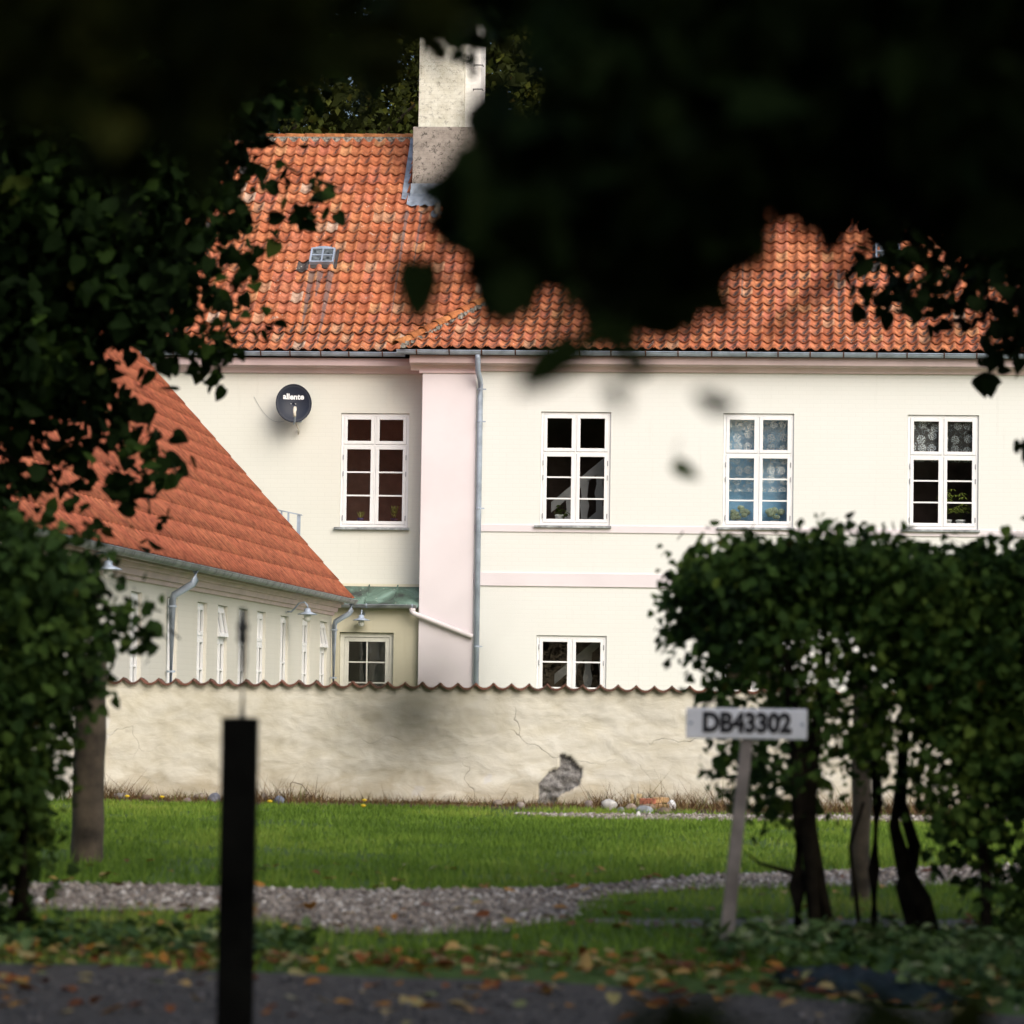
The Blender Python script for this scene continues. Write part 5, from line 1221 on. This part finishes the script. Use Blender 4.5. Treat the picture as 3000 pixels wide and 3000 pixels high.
# ---- left lime, 20 m away
LT = [(-300, -200), (1250, -200), (1230, 40), (1100, 120), (900, 260), (800, 330), (760, 400), (700, 420), (690, 470), (760, 480), (830, 470), (900, 500), (970, 520), (1000, 570), (950, 620), (880, 590), (840, 560), (770, 560), (720, 600), (740, 660), (780, 720), (760, 800), (720, 880), (760, 950), (720, 1010), (690, 1000), (690, 1060), (640, 1070), (580, 1040), (560, 1070), (510, 1090), (500, 1020), (400, 1000), (320, 1060), (280, 1180), (-300, 1250)]
LTC = [(-300, -200), (1150, -200), (950, 130), (760, 260), (660, 400), (580, 520), (560, 640), (560, 760), (590, 860), (470, 930), (320, 960), (250, 1050), (220, 1150), (150, 1180), (80, 1130), (-40, 1260), (-300, 1400)]
LTB = [(200, 1050), (330, 1080), (400, 1180), (460, 1250), (470, 1300), (520, 1390), (500, 1450), (520, 1510), (460, 1480), (430, 1430), (440, 1530), (390, 1580), (350, 1520), (300, 1550), (250, 1530), (200, 1560), (160, 1500), (140, 1420), (60, 1530), (-300, 1560), (-300, 1100)]
P1_ = poly_fill(LT, 20, 4300, .8, 9, .10); P2_ = np.concatenate([poly_fill(LTC, 20.6, 20000, 1.1, 10, .13), poly_fill(LTB, 20, 850, .6, 8, .09)])
P3_ = ball_fill((-7.5, 21, 8.2), (6.5, 5, 6.2), 26000, shell=.1); P3_ = np.concatenate([P3_, ball_fill((-3.4, 18.8, 7.9), (3.6, 2.8, 2.3), 6000, shell=.1)]); P3_ = P3_[off_frame(P3_, 60)]; P3_ = P3_[P3_[:, 2] > 1.5]  # smaller ball: unseen crown added to shade the left foliage
tr_b = (-7.2, 21.5, 0)
limbs = [([tr_b, (-7.1, 21.5, 2.5), (-7.0, 21.3, 5), (-6.8, 21.2, 9)], [.34, .28, .22, .08]),
         ([(-7.0, 21.4, 3.6), (-5.4, 20.8, 4.6), (-3.6, 20.3, 4.6), (-2.4, 20.1, 3.9), (-2.0, 20, 3.3)], [.12, .09, .06, .03, .01]),
         ([(-6.9, 21.3, 4.6), (-4.8, 20.6, 6.2), (-2.8, 20.2, 6.0), (-1.4, 20.0, 5.3)], [.11, .08, .05, .012]),
         ([(-7.1, 21.4, 3.0), (-5.2, 20.6, 3.2), (-3.6, 20.2, 2.9), (-2.5, 20, 2.3)], [.09, .06, .03, .008])]
tree('lime_tree', tr_b, 'dark leafy lime tree hanging down over left roof', limbs, [('foliage', np.concatenate([P1_, P2_]), .085, 'leaf_lime', .5, False), ('crown', P3_, .34, 'leaf_lime', .3, True)])  # crown includes the smaller unseen ball added for shade
# ---- right tree, 18 m away
RT = [(2380, 540), (2450, 590), (2530, 640), (2480, 690), (2460, 740), (2520, 720), (2550, 760), (2520, 800), (2550, 850), (2620, 830), (2600, 880), (2680, 880), (2740, 890), (2790, 880), (2800, 930), (2830, 900), (2820, 850), (2850, 820), (2900, 860), (2880, 920), (2880, 990), (2860, 1080), (2900, 1110), (2950, 1060), (2980, 1130), (3200, 1150), (3400, 600), (3400, -200), (2300, -200), (2250, 450)]
RTC = [(2300, -200), (2330, 420), (2550, 540), (2650, 640), (2760, 720), (2830, 740), (2950, 800), (3200, 950), (3300, -200)]
Q1 = poly_fill(RT, 18.5, 4200, .7, 10, .09); Q2 = poly_fill(RTC, 19, 6500, 1.0, 10, .13); Q4 = poly_fill([(2960, 1270), (3010, 1270), (3010, 1320), (2960, 1320)], 17, 6, .05, 6, .02)
Q3 = ball_fill((8.6, 11, 6.6), (4.6, 4, 4), 8000, shell=.1); Q3 = np.concatenate([Q3, ball_fill((5.0, 17.2, 5.6), (2.2, 1.8, 1.7), 2600, shell=.1)]); Q3 = Q3[off_frame(Q3, 60)]; Q3 = Q3[Q3[:, 2] > 2.0]
rb = (7.5, 14.5, 0)
limbs = [([rb, (7.4, 14.4, 3), (7.3, 14.2, 6), (7.2, 13.5, 9)], [.4, .32, .25, .08]), ([(7.3, 14.3, 4.4), (5.8, 17, 5.2), (3.6, 18.7, 4.7), (2.5, 18.5, 3.8), (2.3, 18.5, 3.3)], [.14, .1, .06, .03, .01]), ([(7.3, 14.2, 5.5), (5, 17, 6.6), (2.8, 18.6, 6.2), (1.9, 18.5, 4.7)], [.12, .09, .05, .012])]
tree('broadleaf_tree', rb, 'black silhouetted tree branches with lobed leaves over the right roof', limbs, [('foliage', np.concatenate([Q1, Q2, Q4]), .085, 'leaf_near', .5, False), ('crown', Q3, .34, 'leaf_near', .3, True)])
# ---- near tree over the camera; its blurred branch fills the top right
NT = [(1020, -300), (1300, -200), (1560, -60), (1630, 180), (1620, 340), (1470, 450), (1410, 520), (1410, 600), (1430, 700), (1450, 800), (1475, 850), (1520, 860), (1570, 810), (1640, 740), (1720, 700), (1780, 720), (1800, 800), (1850, 830), (1890, 790), (1930, 830), (2000, 840), (2050, 780), (2110, 740), (2150, 640), (2180, 570), (2300, 520), (2500, 540), (2760, 620), (3000, 640), (3400, 700), (3400, -400)]
NTC = [(1100, -300), (1620, -40), (1680, 180), (1670, 370), (1530, 490), (1470, 540), (1460, 600), (1480, 760), (1510, 800), (1600, 720), (1700, 650), (1780, 660), (1850, 760), (1890, 720), (2000, 760), (2080, 680), (2140, 520), (2400, 450), (3300, 560), (3300, -400)]
NTH = [(900, -300), (1500, -300), (1500, 20), (1300, 30), (1180, 30), (1000, 0)]
N1 = poly_fill(NT, 4.6, 600, .2, 6, .025); N2 = poly_fill(NTC, 4.8, 2800, .45, 6, .04); N5 = poly_fill([(1190, -140), (1520, -140), (1500, 60), (1430, 120), (1340, 115), (1300, 140), (1250, 90)], 10, 260, .3, 6, .04); N6 = poly_fill([(1430, 490), (1560, 460), (1600, 600), (1560, 740), (1510, 790), (1470, 760), (1440, 640)], 4.6, 330, .12, 6, .02); N6 = np.concatenate([N6, poly_fill([(2050, 500), (2140, 500), (2130, 660), (2085, 720), (2055, 690)], 4.6, 170, .1, 6, .02), poly_fill([(1770, 560), (1890, 560), (1890, 740), (1850, 790), (1800, 700)], 4.6, 190, .1, 6, .02), poly_fill([(1940, 805), (2030, 805), (2005, 830), (1960, 830)], 4.6, 18, .1, 6, .012)]); N4 = poly_fill([(-400, -300), (1350, -300), (1120, 60), (700, 160), (400, 300), (-400, 330)], 3.6, 360, .3, 6, .04)
x, y, d = to_photo(N1); N1 = N1[~in_poly(x, y, [(1920, 640), (2040, 640), (2040, 800), (1930, 800)])]; x, y, d = to_photo(N2); N2 = N2[~in_poly(x, y, [(1930, 640), (2035, 640), (2035, 790), (1940, 790)])]
SHADE_CROWN = ball_fill((6.5, -.5, 8.6), (9.5, 9.5, 5.6), 12000, shell=.05)  # unseen crown added overhead to shade the foreground leaves
SHADE_THICKET = np.stack([RNG.uniform(-12, 15, 8000), RNG.uniform(-13, -2.2, 8000), RNG.uniform(.1, 8, 8000)], 1)  # unseen thicket added behind the camera to block low sky light
SHADE_CROWN = np.concatenate([SHADE_CROWN, SHADE_THICKET]); SHADE_CROWN = SHADE_CROWN[off_frame(SHADE_CROWN, 500)]
SHADE_CROWN = SHADE_CROWN[~((np.abs(SHADE_CROWN[:, 0]) < 1.6) & (SHADE_CROWN[:, 2] < 2.6) & (SHADE_CROWN[:, 1] > -2.4))]; SHADE_CROWN = SHADE_CROWN[SHADE_CROWN[:, 2] > np.where(SHADE_CROWN[:, 1] > -2, 2.4 + .16 * np.maximum(SHADE_CROWN[:, 1], 0), .1)]
nb = (3.6, -1.5, 0)
limbs = [([nb, (3.6, -1.4, 2), (3.5, -1.0, 4.5), (3.8, 0, 9)], [.36, .30, .24, .08]),
         ([(3.55, -1.1, 3.2), (2.4, 1.2, 3.0), (1.4, 3.2, 2.5), (.75, 4.4, 2.05), (.35, 4.8, 1.72)], [.10, .07, .04, .018, .006]),
         ([(1.4, 3.2, 2.5), (1.0, 4.4, 1.9), (.55, 4.7, 1.70)], [.03, .014, .005]),
         ([(3.5, -1.0, 4.5), (1, 3, 4.2), (-1.4, 6, 3.0), (-.6, 6.1, 2.3)], [.12, .07, .03, .008])]
near = tree('overhanging_tree', nb, 'blurred black leaves of the nearest tree overhanging top right', limbs, [('foliage', np.concatenate([N1, N2, N5, N6]), .07, 'leaf_near', .6, False), ('foliage', N4, .07, 'leaf_shrub', .6, False), ('crown', SHADE_CROWN, .36, 'leaf_near', .3, True)])  # crown: unseen crown and thicket, added for shade
def single_leaf(xp, yp, dist, ln, wd, ang, tilt, mat='leaf_near', seed=0):
    """one hanging leaf with its stalk; ang: turn of the tip from straight down, tilt: turn about its own length"""
    r = np.random.default_rng(seed); pts = LIME.copy(); V = np.array([(p[0] * wd, -.10 * p[1] ** 2 * ln + .22 * abs(p[0]) * wd, -p[1] * ln) for p in pts]); V[:, 2] += ln * .5
    Rm = np.array(Matrix.Rotation(ang, 3, 'Y') @ Matrix.Rotation(tilt, 3, 'Z')); V = V @ Rm.T
    st = Rm @ np.array([0, 0, ln * .5]); p = at(xp, yp, dist) - np.array(nb)
    me = raw_mesh('leaf', V, [6, 6], np.concatenate(LIME_F), {'rnd': np.full(10, .7)}, mat); o = link('leaf', me, near); o.location = p
    mb = MB(); a = Vector(st); mb.tube([a, a + Vector((0, 0, ln * .35)), a + Vector((.01, .05, ln * .9))], .0012, 5); mb.build('stalk', 'bark', o)
for q in [(1225, 860, 4.4, .092, .072, .05, .2), (2012, 1380, 6.2, .052, .036, -.95, .3, 'leaf_hedge'), (1580, 1090, 3.4, .062, .05, .9, .3), (1640, 1055, 3.6, .065, .05, .7, .2), (2095, 1186, 4.0, .024, .060, .3, .2), (1810, 1165, 3.2, .034, .026, -.2, .5), (1865, 1075, 4.0, .03, .05, .2, .5), (1800, 960, 4.6, .085, .06, .05, .1), (1755, 985, 4.4, .05, .045, .5, .4), (1845, 1000, 4.5, .05, .04, -.4, .4), (1650, 900, 4.4, .07, .03, .7, .3), (1330, 120, 6.0, .06, .05, -.5, .3), (1190, 2120, 1.0, .031, .032, .5, .2), (1290, 2080, 1.05, .02, .02, .9, .2), (1085, 2170, 1.0, .017, .018, .3, .2), (1060, 720, 3.0, .014, .012, .5, .4), (1395, 640, 4.2, .08, .05, .2, .6), (1385, 500, 4.3, .07, .05, -.3, .2), (1490, 870, 4.4, .08, .07, .1, .1)]:
    single_leaf(*q)
# low shrub right under the lens, lower right
t = empty('low_shrub', Matrix.Translation((.45, 3.2, 0)), 'very blurred dark green shrub top along bottom right edge', 'shrub')
SH = poly_fill([(1700, 3160), (1900, 3110), (2300, 3080), (2700, 3050), (3400, 3020), (3400, 3700), (1700, 3700)], 3.2, 900, .2, 8, .03) - np.array([.45, 3.2, 0])
link('foliage', leaf_mesh('foliage', SH, .05, 'leaf_shrub', .2), t)
for x in (-.25, 0, .15, .35): MB().tube([(x, 0, 0), (x + .02, .02, .5), (x + random.uniform(-.05, .05), 0, .86)], [.012, .01, .004], 6).build('stem', 'bark', t)

# ---- wood behind the house
for k, (x, y, r, h, lab) in enumerate(((-14, 80, 6, 17, 'olive brown tree behind house, far left of chimney'), (-6.6, 78, 5, 18.5, 'olive tree directly behind the ridge, just left of chimney'), (-.5, 82, 5.5, 19, 'olive tree behind the chimney'), (6, 79, 5.5, 18, 'dark olive tree behind ridge, right of chimney'), (13.5, 81, 6, 18, 'dark olive tree behind the right end of roof'))):
    P = np.concatenate([ball_fill((x, y, h * .62), (r, r, h * .40), 26000, shell=.3), ball_fill((x, y, h * .85), (r * .6, r * .6, h * .2), 8000, shell=.3)])
    P4 = ball_fill((x, y, h * .6), (r * .75, r * .75, h * .36), 3500, shell=0); lim = [([(x, y, 0), (x + .1, y, h * .3), (x - .1, y, h * .8)], [.45, .35, .1])]
    for q in range(6):
        a = q * 1.05 + k; lim.append(([(x, y, h * .35 + q * .6), (x + math.cos(a) * r * .5, y + math.sin(a) * r * .5, h * .55 + q * .5), (x + math.cos(a) * r * .9, y + math.sin(a) * r * .9, h * .6 + q * .7)], [.14, .08, .02]))
    tree('woodland_tree', (x, y, 0), lab, lim, [('crown', P, .17, 'leaf_wood', .3, True), ('inner_crown', P4, .55, 'leaf_wood', .3, True)], 'trees behind the house')
